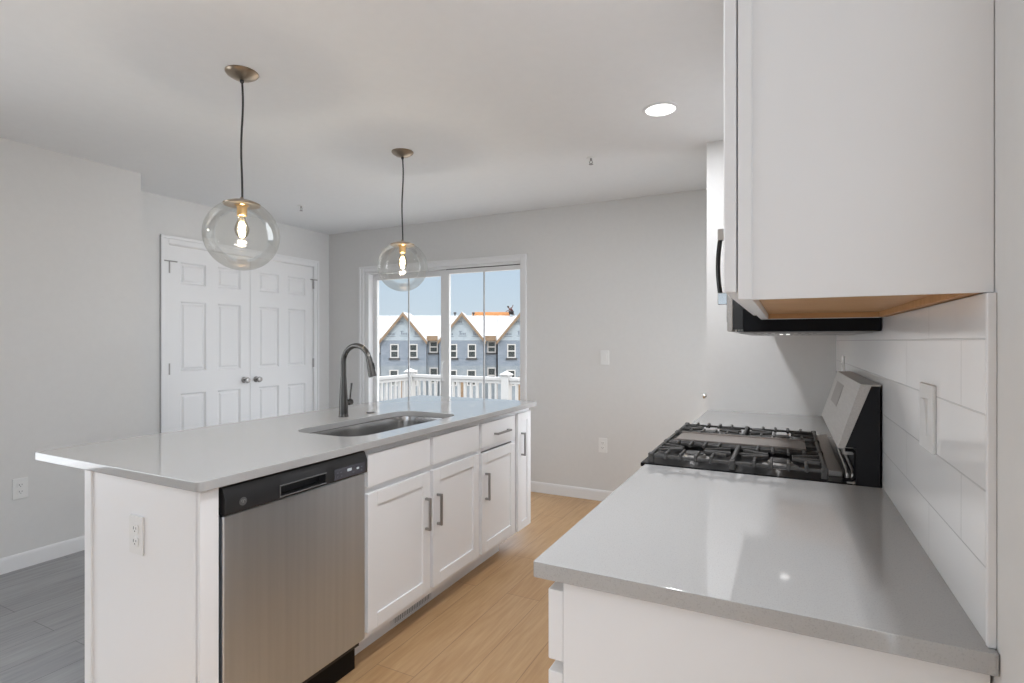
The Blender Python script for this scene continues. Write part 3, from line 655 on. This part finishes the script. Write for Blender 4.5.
for k in range(5):
    bm = B(); lathe(bm, [(0.021, 0), (0.019, -0.022), (0.012, -0.026)], (-0.402, y0 + 0.09 + k * 0.145, 0.842), 18, 'x'); obj('knob', bm, 'nickel', kp)
bm = B(); box(bm, -0.423, 0.165, y0 - 0.0, y1, 0.904, 0.917, 0.003, 2)
ck = obj('cooktop', bm, 'black', rg, 'glossy black cooktop')
GZ = 0.948
def bar(bm, p, q, w=0.0040, h=0.0043):
    p, q = Vector(p), Vector(q); d = (q - p).normalized(); s = d.cross(Vector((0, 0, 1))).normalized() * w
    vs_ = []
    for e_ in (p, q):
        for a, b in ((-1, -2), (1, -2), (1, -0.4), (0.55, 0), (-0.55, 0), (-1, -0.4)): vs_.append(bm.verts.new(e_ + s * a + Vector((0, 0, h * b))))
    for k in range(6): bm.faces.new((vs_[k], vs_[(k + 1) % 6], vs_[6 + (k + 1) % 6], vs_[6 + k]))
    bm.faces.new(vs_[:6][::-1]); bm.faces.new(vs_[6:])
GX0, GX1 = -0.392, 0.098
def grate(ya, yb):
    bm = B(); ymid = (ya + yb) / 2; xm = (GX0 + GX1) / 2
    for a, b in (((GX0, ya, GZ - 0.004), (GX1, ya, GZ - 0.004)), ((GX0, yb, GZ - 0.004), (GX1, yb, GZ - 0.004)), ((GX0, ya, GZ), (GX0, yb, GZ)), ((GX1, ya, GZ), (GX1, yb, GZ)), ((xm, ya, GZ + 0.003), (xm, yb, GZ + 0.003))): bar(bm, a, b, 0.0052)
    for c in (GX0 + 0.115, GX1 - 0.115):
        for k in (-1.5, -0.5, 0.5, 1.5):
            x = c + k * 0.046
            bar(bm, (x, ya - 0.003, GZ + 0.004), (x, ya + 0.060 + (0.02 if abs(k) < 1 else 0), GZ + 0.004)); bar(bm, (x, yb + 0.003, GZ + 0.004), (x, yb - 0.060 - (0.02 if abs(k) < 1 else 0), GZ + 0.004))
            for yy, s in ((ya, 1), (yb, -1)): box(bm, x - 0.0048, x + 0.0048, yy - 0.0068, yy + 0.0068, GZ - 0.017, GZ + 0.005, 0.002, 1)
        for sx_, sy_ in ((1, 1), (1, -1), (-1, 1), (-1, -1)):
            bar(bm, (c + sx_ * 0.108, ymid + sy_ * 0.055, GZ + 0.002), (c + sx_ * 0.035, ymid + sy_ * 0.018, GZ + 0.002), 0.0045)
        bar(bm, (c - 0.115, ymid, GZ), (c - 0.035, ymid, GZ), 0.0045); bar(bm, (c + 0.115, ymid, GZ), (c + 0.035, ymid, GZ), 0.0045)
    for x in (GX0, GX1, xm):
        for yy in (ya, yb): box(bm, x - 0.009, x + 0.009, yy - 0.008, yy + 0.008, 0.9165, GZ + 0.001, 0.003, 1)
    return bm
obj('grate', grate(1.778, 2.030), 'iron', ck, 'near cast iron grate')
obj('grate', grate(2.268, 2.500), 'iron', ck, 'far cast iron grate')
bm = B()
for a, b in (((GX0, 2.046, GZ - 0.002), (GX1, 2.046, GZ - 0.002)), ((GX0, 2.254, GZ - 0.002), (GX1, 2.254, GZ - 0.002)), ((GX0, 2.046, GZ), (GX0, 2.254, GZ)), ((GX1, 2.046, GZ), (GX1, 2.254, GZ))): bar(bm, a, b, 0.0052)
for x in (GX0, GX1):
    for yy in (2.046, 2.254): box(bm, x - 0.009, x + 0.009, yy - 0.008, yy + 0.008, 0.9165, GZ + 0.001, 0.003, 1)
bar(bm, (GX0, 2.15, GZ - 0.004), (GX0 + 0.03, 2.15, GZ - 0.004)); bar(bm, (GX1, 2.15, GZ - 0.004), (GX1 - 0.04, 2.15, GZ - 0.004), 0.012)
cg = obj('griddle_frame', bm, 'iron', ck, 'centre cast iron frame')
bm = B(); prism(bm, rrect(GX0 + 0.022, GX1 - 0.038, 2.060, 2.242, 0.03, 6), 'z', GZ - 0.016, GZ - 0.002, 0.003)
prism(bm, rrect(GX0 + 0.022, GX1 - 0.038, 2.060, 2.068, 0.003, 2), 'z', GZ - 0.004, GZ + 0.003); prism(bm, rrect(GX0 + 0.022, GX1 - 0.038, 2.234, 2.242, 0.003, 2), 'z', GZ - 0.004, GZ + 0.003)
obj('griddle', bm, 'griddle', cg, 'grey brown griddle plate')
for x, y in ((-0.277, 1.904), (-0.017, 1.904), (-0.277, 2.384), (-0.017, 2.384)):
    bm = B(); lathe(bm, [(0.052, 0), (0.052, 0.003), (0.040, 0.005), (0.036, 0.014), (0.030, 0.014)], (x, y, 0.9168), 28)
    bb = obj('burner', bm, 'alu', ck, 'silver burner base')
    bm = B(); lathe(bm, [(0.030, 0.0), (0.031, 0.004), (0.027, 0.007), (0.002, 0.008)], (x, y, 0.9306), 24); obj('burner_cap', bm, 'iron', bb)
# rear vent trim
rv = obj('rear_trim', box(B(), 0.108, 0.146, y0 + 0.07, y1 - 0.002, 0.9165, 0.934, 0.002, 1), 'steelh', rg, 'stainless strip behind the grates')
bm = B(); box(bm, 0.150, 0.170, y0 + 0.001, y1 - 0.002, 0.9165, 0.921)
for x in (0.152, 0.165): tube(bm, [(x, y0 + 0.012, 0.930), (x, y0 + 0.012, 0.940), (x, y0 + 0.03, 0.950), (x, y0 + 0.30, 0.958)], 0.0038, 10)
obj('vent_rail', bm, 'steelh', rg)
bm = B(); tube(bm, [(0.140, y0 + 0.006, 0.923), (0.163, y0 + 0.006, 0.926), (0.171, y0 + 0.006, 0.938), (0.171, y0 + 0.006, 1.000), (0.164, y0 + 0.006, 1.008), (0.146, y0 + 0.006, 1.008)], 0.0050, 10)
obj('vent_end', bm, 'black', rg, 'black looped vent end')
# backguard
bgx = 0.227
bm = prism(B(), [(0.172, 0.905), (bgx, 0.905), (bgx, 1.187), (0.207, 1.187), (0.146, 1.016), (0.172, 1.016)], 'y', y0, y1)
bk = obj('backguard', bm, 'blackp', rg, 'black backguard side')
th_ = 0.0
bm = prism(B(), [(0.128, 1.013), (0.181, 1.188), (0.183, 1.1915), (bgx + 0.001, 1.1915), (bgx + 0.001, 1.1875), (0.2065, 1.1875), (0.145, 1.013)], 'y', y0 - 0.002, y1 + 0.002)
fpn = obj('control_face', bm, 'steelh', bk, 'slanted stainless control face')
bm = prism(B(), [(0.145, 0.985), (0.145, 1.013), (0.171, 1.013), (0.171, 0.985)], 'y', y0 + 0.06, y1 - 0.002)
obj('lower_lip', bm, 'steelh', bk)
# display: in the plane of the slanted face
A_, B__ = Vector((0.128, 0, 1.013)), Vector((0.181, 0, 1.188)); dirf = (B__ - A_).normalized(); nf_ = Vector((-dirf.z, 0, dirf.x))
def onface(bm, ya, yb, ta, tb, t0=0.0003, t1=0.0012):
    vs_ = []
    for off in (t0, t1):
        for yy, tt in ((ya, ta), (yb, ta), (yb, tb), (ya, tb)): vs_.append(bm.verts.new(A_ + dirf * tt + nf_ * off + Vector((0, yy, 0))))
    for f in ((3, 2, 1, 0), (4, 5, 6, 7), (0, 1, 5, 4), (1, 2, 6, 5), (2, 3, 7, 6), (3, 0, 4, 7)): bm.faces.new([vs_[i] for i in f])
    return bm
obj('display', onface(B(), 2.125, 2.370, 0.080, 0.155), 'griddle', fpn, 'small grey display window')

# ------------------------------------------------------------------ pendants
def pendant(x, y, zc, R):
    p = thing('pendant_lamp', '', 'pendant lamp', (x, y, CEIL), group='clear globe pendants over the island')
    bm = B(); lathe(bm, [(0.066, 0), (0.066, -0.004), (0.060, -0.012), (0.040, -0.024), (0.015, -0.031), (0.009, -0.033)], (x, y, CEIL), 36)
    obj('canopy', bm, 'bronze', p, 'brushed metal canopy')
    ztop = zc + R
    bm = B(); n = 14
    tube(bm, [(x + 0.004 * math.sin(2.2 * PI * k / n), y + 0.002 * math.sin(3 * PI * k / n), CEIL - 0.03 + (ztop - CEIL + 0.04) * k / n) for k in range(n + 1)], 0.0042, 8)
    bm2 = lathe(bm, [(0.008, -0.030), (0.008, -0.042), (0.004, -0.046)], (x, y, CEIL), 12)
    obj('cord', bm, 'cord', p, 'dark hanging cord')
    a0 = math.asin(0.072 / R)
    bm = B(); prof = []
    for k in range(9):
        a = a0 * k / 8; prof.append((max(0.006, (R + 0.003) * math.sin(a)), (R + 0.003) * math.cos(a)))
    prof = [(0.006, R + 0.012)] + prof[1:] + [(0.072, R * math.cos(a0) - 0.004), (0.070, R * math.cos(a0) - 0.004)]
    lathe(bm, prof, (x, y, zc), 36)
    cp = obj('cap', bm, 'bronze', p, 'shallow metal cap')
    bm = B(); zs = zc + R * math.cos(a0) - 0.004
    lathe(bm, [(0.030, zs - zc), (0.024, zs - zc - 0.004), (0.020, zs - zc - 0.010), (0.020, zs - zc - 0.044), (0.017, zs - zc - 0.046)], (x, y, zc), 24)
    obj('socket', bm, 'brass', p, 'brass lamp socket')
    bm = B(); prof = []
    for k in range(33):
        a = a0 * 0.98 + (PI - a0 * 0.98) * k / 32; prof.append((max(R * math.sin(a), 0.0004), R * math.cos(a)))
    lathe(bm, prof, (x, y, zc), 56, cap=False)
    obj('globe', bm, 'globe', p, 'clear glass globe')
    zb = zs - 0.046
    bm = B(); lathe(bm, [(0.012, 0), (0.014, -0.010), (0.022, -0.030), (0.0285, -0.052), (0.0285, -0.062), (0.024, -0.080), (0.014, -0.091), (0.002, -0.094)], (x, y, zb), 24)
    bl = obj('bulb', bm, 'bulbglass', p, 'clear bulb with glowing filament')
    bm = B()
    for k in range(4):
        a = PI / 2 * k + 0.4; tube(bm, [(x + 0.006 * math.cos(a), y + 0.006 * math.sin(a), zb - 0.022), (x + 0.012 * math.cos(a), y + 0.012 * math.sin(a), zb - 0.066)], 0.0022, 6)
    obj('filament', bm, 'filament', bl)
    lamp('bulb_light', 'POINT', 4, (0, 0, zb - 0.045 - CEIL), (1, 0.97, 0.93), parent=p, shadow_soft_size=0.02)
    return p
pd = pendant(-2.078, 1.545, 1.764, 0.150)
pd['label'] = 'nearer, larger-looking clear glass globe pendant, hanging before the pantry doors'
dup(pd, (-2.078, 2.632, CEIL), 'farther clear glass globe pendant, hanging before the sliding glass door')

# ------------------------------------------------------------------ ceiling fixtures
def can(x, y, label, watts=CAN_W):
    c = thing('recessed_light', label, 'ceiling light', (x, y, CEIL))
    bm = B(); lathe(bm, [(0.088, 0.0), (0.088, -0.003), (0.084, -0.006), (0.073, -0.006), (0.071, -0.002), (0.071, 0.0)], (x, y, CEIL), 40, cap=False)
    obj('trim_ring', bm, 'trim', c)
    bm = B(); lathe(bm, [(0.071, -0.0005), (0.071, -0.0025), (0.002, -0.003)], (x, y, CEIL), 40); obj('diffuser', bm, 'can', c, 'glowing white diffuser')
    lamp('can_light', 'AREA', watts, (0, 0, -0.008), (0.95, 0.975, 1.02), (0, 0, -1), parent=c, shape='DISK', size=0.14)
    return c
can(-0.555, 2.725, 'round lit recessed ceiling light over the aisle between island and range')
for x, y, lb in ((-0.555, 1.1, 'added unseen round recessed ceiling light over the near half of the aisle'), (-1.3, -2.6, 'added unseen round recessed ceiling light behind the kitchen, nearer the right wall'), (-3.0, -2.6, 'added unseen round recessed ceiling light behind the kitchen, nearer the left wall')):
    can(x, y, lb, 17 if y > 0 else CAN_W)  # out-of-view cans added as fill, the aisle one stronger
def sprinkler(x, y, label):
    s = thing('sprinkler_head', label, 'sprinkler', (x, y, CEIL))
    bm = B(); lathe(bm, [(0.030, 0), (0.030, -0.003), (0.012, -0.006)], (x, y, CEIL), 20); obj('escutcheon', bm, 'plastic', s)
    bm = B(); tube(bm, [(x, y, CEIL - 0.005), (x, y, CEIL - 0.02)], 0.007, 10)
    for q in (-1, 1): tube(bm, [(x + q * 0.006, y, CEIL - 0.02), (x + q * 0.011, y, CEIL - 0.03), (x, y, CEIL - 0.042)], 0.0025, 6)
    lathe(bm, [(0.014, -0.042), (0.014, -0.044)], (x, y, CEIL), 12); obj('nozzle', bm, 'nickel', s)
sprinkler(-1.089, 3.245, 'small sprinkler head on the ceiling left of the recessed light')
sprinkler(-3.665, 3.285, 'small sprinkler head on the ceiling near the pantry corner')

# ------------------------------------------------------------------ wall plates
def plate(name, label, cat, org, u, n, kind='outlet', w2=0.036, h2=0.059):
    """plate on a wall: u = horizontal axis in the wall, n = outward normal"""
    o = thing(name, label, cat, org, local=True); u, n = Vector(u), Vector(n); z = Vector((0, 0, 1))
    mt = Matrix((u, n, z)).transposed().to_4x4()
    def mk(f):
        bm = B(); f(bm); bmesh.ops.transform(bm, matrix=mt, verts=bm.verts[:]); return bm
    pl = obj('cover_plate', mk(lambda b: box(b, -w2, w2, 0, 0.006, -h2, h2, 0.002, 2)), 'plastic', o)
    if kind == 'outlet':
        for s in (-1, 1):
            def sock(b): prism(b, rrect(-0.0165, 0.0165, s * 0.0195 - 0.0140, s * 0.0195 + 0.0140, 0.007, 4), 'y', 0.0055, 0.0085)
            k = obj('socket', mk(sock), 'plastic', pl)
            def slots(b):
                box(b, -0.0075, -0.0052, 0.0084, 0.0089, s * 0.0195 - 0.002, s * 0.0195 + 0.007); box(b, 0.0052, 0.0075, 0.0084, 0.0089, s * 0.0195 - 0.001, s * 0.0195 + 0.006)
                box(b, -0.002, 0.002, 0.0084, 0.0089, s * 0.0195 - 0.009, s * 0.0195 - 0.005)
            obj('slots', mk(slots), 'slot', o, 'dark contact slots')
    else:
        def rock(b): prism(b, [(0.0055, -0.033), (0.0078, -0.033), (0.0105, 0.033), (0.0055, 0.033)], 'x', -0.0165, 0.0165)
        obj('rocker', mk(rock), 'plastic', pl)
    return o
plate('wall_outlet', 'white outlet low on the left wall beyond the island end', 'outlet', (XL, 1.505, 0.462), (0, 1, 0), (1, 0, 0))
plate('island_outlet', 'white outlet on the white end panel of the island', 'outlet', (-1.792, 0.972, 0.712), (1, 0, 0), (0, -1, 0))
plate('light_switch', 'white light switch on the back wall right of the sliding door', 'switch', (-1.327, YB, 1.178), (1, 0, 0), (0, -1, 0), 'rocker')
plate('wall_outlet', 'white outlet on the back wall below the light switch', 'outlet', (-1.343, YB, 0.457), (1, 0, 0), (0, -1, 0))
plate('backsplash_switch', 'white switch plate on the tile backsplash between range and foreground', 'switch', (XT, 1.225, 1.172), (0, -1, 0), (-1, 0, 0), 'rocker', 0.052, 0.060)
plate('backsplash_outlet', 'white outlet on the tile backsplash behind and beyond the range', 'outlet', (XT, 2.86, 1.185), (0, -1, 0), (-1, 0, 0))
vk = thing('water_valve', 'small metal valve knob at the edge of the short wall beyond the range', 'valve', (-0.41, 3.345, 0.99))
bm = B(); lathe(bm, [(0.018, 0), (0.018, -0.003), (0.007, -0.005), (0.007, -0.012)], (-0.41, 3.345, 0.99), 14, 'x'); obj('flange', bm, 'nickel', vk)
bm = B(); lathe(bm, [(0.012, -0.012), (0.016, -0.015), (0.016, -0.024), (0.010, -0.027)], (-0.41, 3.345, 0.99), 14, 'x'); obj('knob', bm, 'chrome', vk)

# ------------------------------------------------------------------ outside: deck
DZ0 = -0.16; RT = 0.755
struct('deck', box(B(), -7.5, 0.5, YB + 0.16, 7.55, DZ0 - 0.05, DZ0), 'deck', 'pale deck floor outside the sliding door')
RYY = 7.43; PXS = (-5.70, -3.86, -2.02)
def post(x, y, label):
    o = thing('railing_post', label, 'post', (x, y, DZ0), group='white posts of the deck railing')
    bm = B(); box(bm, x - 0.065, x + 0.065, y - 0.065, y + 0.065, DZ0, RT + 0.03, 0.004, 1); obj('shaft', bm, 'railing', o)
    bm = B(); box(bm, x - 0.082, x + 0.082, y - 0.082, y + 0.082, RT + 0.03, RT + 0.052, 0.004, 1)
    bmesh.ops.create_cone(bm, cap_ends=True, segments=4, radius1=0.105, radius2=0.012, depth=0.045, matrix=Matrix.Translation((x, y, RT + 0.0745)) @ Matrix.Rotation(PI / 4, 4, 'Z'))
    obj('cap', bm, 'railing', o)
post(PXS[0], RYY, 'white railing post at the far left corner of the deck'); post(PXS[1], RYY, 'white capped railing post seen through the right door panel'); post(PXS[2], RYY, 'white railing post to the right, past the sliding door')
def railing(p, q, label):
    p, q = Vector((*p, 0)), Vector((*q, 0)); d = (q - p); L = d.length; d.normalize(); s = Vector((-d.y, d.x, 0))
    o = thing('railing_section', label, 'railing', ((p.x + q.x) / 2, (p.y + q.y) / 2, DZ0), group='white deck railing sections')
    def beam(bm, a, b, w, z0, z1):
        vs_ = [bm.verts.new(c + s * k + Vector((0, 0, z))) for c in (a, b) for k, z in ((-w, z0), (w, z0), (w, z1), (-w, z1))]
        for f in ((0, 1, 2, 3), (7, 6, 5, 4), (0, 4, 5, 1), (1, 5, 6, 2), (2, 6, 7, 3), (3, 7, 4, 0)): bm.faces.new([vs_[i] for i in f])
        return bm
    bm = beam(B(), p, q, 0.045, RT - 0.045, RT); beam(bm, p, q, 0.025, RT - 0.10, RT - 0.045); obj('top_rail', bm, 'railing', o)
    obj('bottom_rail', beam(B(), p, q, 0.025, DZ0 + 0.08, DZ0 + 0.14), 'railing', o)
    n = round(L / 0.112)
    for k in range(1, n):
        c = p + d * (L * k / n); obj('baluster', beam(B(), c - d * 0.019, c + d * 0.019, 0.019, DZ0 + 0.14, RT - 0.10), 'railing', o)
railing((PXS[0] + 0.066, RYY), (PXS[1] - 0.066, RYY), 'white baluster railing along the far edge of the deck, between the two posts')
railing((PXS[1] + 0.066, RYY), (PXS[2] - 0.066, RYY), 'white baluster railing at the far deck edge, right of the capped post')
railing((PXS[0], RYY - 0.066), (PXS[0], YB + 0.25), 'white baluster railing down the left side of the deck')

# ------------------------------------------------------------------ outside: townhouses in a row facing the deck
GRZ = -6.2
struct('ground', box(B(), -160, 120, YB + 8, 180, GRZ - 0.3, GRZ), 'ground', 'bare soil of the building site')
D0 = 55.0; K = D0 / 541.41
def px(u): return (u - 512) * K
def pz(v): return H + (341.725 - v) * K
def outside_loc(u, dep=D0, z=0.0):
    r = (u - 512) * K; return Vector((r * math.cos(YAW) - dep * math.sin(YAW), r * math.sin(YAW) + dep * math.cos(YAW), z))
def house(uc):
    loc = outside_loc(uc, D0, GRZ)
    o = thing('townhouse', '', 'house', loc, group='unfinished townhouses across the way', local=True); o.rotation_euler = (0, 0, YAW)
    Z = lambda v: pz(v) - GRZ
    X = lambda u: (u - 403.3) * K
    gl, gr, se = X(380.8), X(426.2), X(437.7)     # gable left, right, setback end
    ze, za = Z(340.6), Z(313.2); zf = Z(366); dp = 9.0
    bm = B(); box(bm, gl, gr, 0, dp, zf, ze); box(bm, gr, se, 0.6, dp, zf, ze); obj('upper_wall', bm, 'wrap', o, 'grey blue wrapped wall')
    bm = B(); box(bm, gl, gr, 0.0, dp, 0, zf); box(bm, gr, se, 0.6, dp, 0, zf); obj('lower_wall', bm, 'wraplow', o, 'pale lower storey')
    gm = (gl + gr) / 2
    bm = prism(B(), [(gl, ze), (gr, ze), (gm, za - 0.1)], 'y', 0, 3.2); gb = obj('gable', bm, 'wraplight', o, 'pale blue gable wall')
    # printed marks
    bm = B()
    for u_, v_ in ((391.5, 334.5), (404.3, 334), (418, 334.5), (400.5, 322)):
        for k in range(4): box(bm, X(u_) - 0.32 + 0.17 * k, X(u_) - 0.21 + 0.17 * k, -0.012, 0.001, Z(v_) - 0.10, Z(v_) + 0.10 + (0.12 if k == 0 else 0))
        box(bm, X(u_) - 0.4, X(u_) - 0.05, -0.012, 0.001, Z(v_) + 0.22, Z(v_) + 0.28)
        box(bm, X(u_) - 0.45, X(u_) + 0.4, -0.012, 0.001, Z(v_) - 0.26, Z(v_) - 0.20)
    obj('printed_marks', bm, 'ink', gb)
    # roofs
    ov = 0.135; sl_ = (za - ze) / ((gr - gl) / 2)
    bm = B()
    for s in (-1, 1):
        ex = gm + s * ((gr - gl) / 2 + ov); ez = ze - ov * sl_
        prism(bm, [(gm, za), (ex, ez), (ex, ez + 0.10), (gm, za + 0.12)], 'y', -0.30, 4.4)
    obj('gable_roof', bm, 'roof', o, 'white underlay on the gable')
    bm = B()
    for s in (-1, 1):
        ex = gm + s * ((gr - gl) / 2 + ov); ez = ze - ov * sl_
        prism(bm, [(gm, za + 0.06), (ex, ez + 0.06), (ex, ez - 0.27), (gm, za - 0.30)], 'y', -0.36, -0.29)
    obj('rake_board', bm, 'lumber', o, 'raw timber rake boards')
    bm = prism(B(), [(0.2, ze + 0.05), (4.6, za - 0.05), (9.0, ze + 0.05), (9.0, ze), (0.2, ze)], 'x', gl - 0.12, se); obj('main_roof', bm, 'roof', o, 'white underlay on the main roof')
    bm = B(); box(bm, gr + 0.02, se - 0.02, 0.10, 0.18, ze - 0.04, ze + 0.48); box(bm, gr - 0.2, se + 0.2, 0.2, 0.58, ze - 0.03, ze + 0.01); obj('fascia', bm, 'lumber', o, 'raw timber eaves board')
    def win(u0, u1, v0, v1, y, sill=True):
        a, b, c, d = X(u0), X(u1), Z(v1), Z(v0); bm = B(); t = 0.11; m = (c + d) / 2
        for x0, x1, z0, z1 in ((a, a + t, c, d), (b - t, b, c, d), (a + t, b - t, c, c + t), (a + t, b - t, d - t, d), (a + t, b - t, m - 0.06, m + 0.06)): box(bm, x0, x1, y - 0.06, y + 0.03, z0, z1)
        wf = obj('window', bm, 'railing', o, 'white framed sash window'); obj('pane', box(B(), a + t * 0.9, b - t * 0.9, y - 0.02, y + 0.0, c + t * 0.9, d - t * 0.9), 'darkglass', wf)
        if sill: obj('sill', box(B(), a - 0.13, b + 0.13, y - 0.10, y + 0.0, c - 0.17, c - 0.0), 'sill', wf, 'black flashing sill')
    win(390.2, 398.7, 344.2, 358.2, 0); win(409.2, 417.6, 344.2, 358.2, 0); win(428.6, 437.2, 341.4, 353.0, 0.6)
    win(389.5, 398.5, 370, 386, 0, False); win(408.5, 417.5, 370, 386, 0, False); win(428.6, 437.2, 368, 384, 0.6, False)
    bm = B(); box(bm, X(400.5), X(406.5), -0.05, 0.02, 0.2, Z(377)); obj('front_door', bm, 'lumber', o, 'raw wood door')
    return o
h0 = house(403.3); h0['label'] = 'unfinished blue-grey gabled townhouse centred in the left door panel'
for uc, lb in ((344.8, 'unfinished gabled townhouse at the left end of the row, mostly hidden by the door frame'), (461.8, 'unfinished blue-grey gabled townhouse just right of the middle door stile'), (520.3, 'unfinished gabled townhouse at the right edge of the glass, a worker on its roof'), (578.8, 'unfinished gabled townhouse at the right end of the row, out past the wall')):
    dup(h0, outside_loc(uc, D0, GRZ), lb)
# orange sheathing stacked along the ridge behind the worker
def ridge_pt(u, v, dep): # point seen at pixel u,v at depth dep
    r = (u - 512) / 541.41 * dep; return Vector((r * math.cos(YAW) - dep * math.sin(YAW), r * math.sin(YAW) + dep * math.cos(YAW), H + (341.725 - v) / 541.41 * dep))
DR = D0 + 4.9
rz = H + (341.725 - 313.2) * K - 0.05
o = thing('roof_sheathing', 'long orange sheathing panel standing along the roof ridge beside the worker', 'panel', ridge_pt(491, 315, DR + 0.3), local=True); o.rotation_euler = (0, 0, YAW)
o.location.z = rz - 0.45
bm = B(); box(bm, -2.1, 2.1, 0, 0.05, 0, 0.88, 0.01, 1); obj('board', bm, 'osb', o)
bm = B()
for x in (-1.9, -0.6, 0.7, 1.9): box(bm, x - 0.05, x + 0.05, 0.05, 0.14, 0.0, 0.70)
obj('brace', bm, 'lumber', o)
for u, lb in ((455, 'small dark roof vent on the ridge, near the middle door stile'), (473.5, 'small dark roof vent at the left end of the orange sheathing')):
    o = thing('roof_vent', lb, 'vent', ridge_pt(u, 313, DR - 0.2), local=True); o.location.z = rz - 0.1
    bm = B(); tube(bm, [(0, 0, 0), (0, 0, 0.42)], 0.08, 10); obj('pipe', bm, 'sill', o)
    bm = B(); lathe(bm, [(0.17, 0.34), (0.17, 0.44), (0.05, 0.5)], (0, 0, 0), 12); obj('hood', bm, 'sill', o)

# worker crouching on the ridge: one continuous skinned body
def skin_body(name, chain, m, parent, sub=1):
    me = bpy.data.meshes.new(name); vs_ = [c[0] for c in chain]; es = [(i, c[2]) for i, c in enumerate(chain) if c[2] is not None]
    me.from_pydata(vs_, es, []); o = bpy.data.objects.new(name, me); COL.objects.link(o); o.parent = parent
    sk_ = o.modifiers.new('skin', 'SKIN')
    for i, c in enumerate(chain): me.skin_vertices[0].data[i].radius = (c[1], c[1])
    me.skin_vertices[0].data[0].use_root = True
    sb_ = o.modifiers.new('sub', 'SUBSURF'); sb_.levels = sub; sb_.render_levels = sub
    me.materials.append(M[m]); return o
wk = thing('person', 'person in a dark red shirt crouching on the roof ridge of the unfinished townhouse', 'person', ridge_pt(511.5, 314.5, DR - 0.5), local=True)
wk.location.z = rz + 0.02; wk.rotation_euler = (0, 0, YAW)
# x to the right, leaning left over the sheathing; pelvis first
ch = [((0.10, 0, 0.40), 0.15, None), ((0.02, 0, 0.55), 0.14, 0), ((-0.12, 0, 0.70), 0.16, 1), ((-0.24, 0, 0.78), 0.07, 2), ((-0.34, 0, 0.86), 0.10, 3), ((-0.38, 0, 0.93), 0.09, 4),
      ((-0.14, -0.20, 0.68), 0.07, 2), ((-0.34, -0.24, 0.52), 0.055, 6), ((-0.55, -0.20, 0.44), 0.045, 7), ((-0.63, -0.19, 0.42), 0.045, 8),
      ((-0.10, 0.20, 0.72), 0.07, 2), ((0.08, 0.26, 0.92), 0.055, 10), ((0.16, 0.24, 1.10), 0.045, 11), ((0.18, 0.23, 1.18), 0.045, 12),
      ((0.06, -0.12, 0.36), 0.11, 0), ((-0.28, -0.18, 0.44), 0.085, 14), ((-0.16, -0.18, 0.08), 0.06, 15), ((-0.30, -0.19, 0.04), 0.05, 16),
      ((0.10, 0.12, 0.34), 0.11, 0), ((-0.18, 0.20, 0.22), 0.085, 18), ((0.24, 0.20, 0.10), 0.06, 19), ((0.34, 0.20, 0.04), 0.05, 20)]
skin_body('body', ch, 'skin', wk, 2)
skin_body('shirt', [((0.09, 0, 0.44), 0.175, None), ((0.02, 0, 0.56), 0.16, 0), ((-0.12, 0, 0.70), 0.175, 1), ((-0.14, -0.20, 0.68), 0.085, 2), ((-0.32, -0.24, 0.535), 0.07, 3), ((-0.10, 0.20, 0.72), 0.085, 2), ((0.07, 0.26, 0.91), 0.07, 5)], 'cloth', wk, 2)
skin_body('trousers', [((0.11, 0, 0.38), 0.17, None), ((0.06, -0.12, 0.36), 0.125, 0), ((-0.28, -0.18, 0.44), 0.10, 1), ((-0.17, -0.18, 0.10), 0.075, 2), ((0.10, 0.12, 0.34), 0.125, 0), ((-0.18, 0.20, 0.22), 0.10, 4), ((0.23, 0.20, 0.10), 0.075, 5)], 'trousers', wk, 2)
bm = B(); bmesh.ops.create_uvsphere(bm, u_segments=14, v_segments=8, radius=0.125, matrix=Matrix.Translation((-0.375, 0, 0.955)) @ Matrix.Diagonal((1.05, 1, 0.72, 1)))
obj('helmet', bm, 'trousers', wk, 'dark helmet')
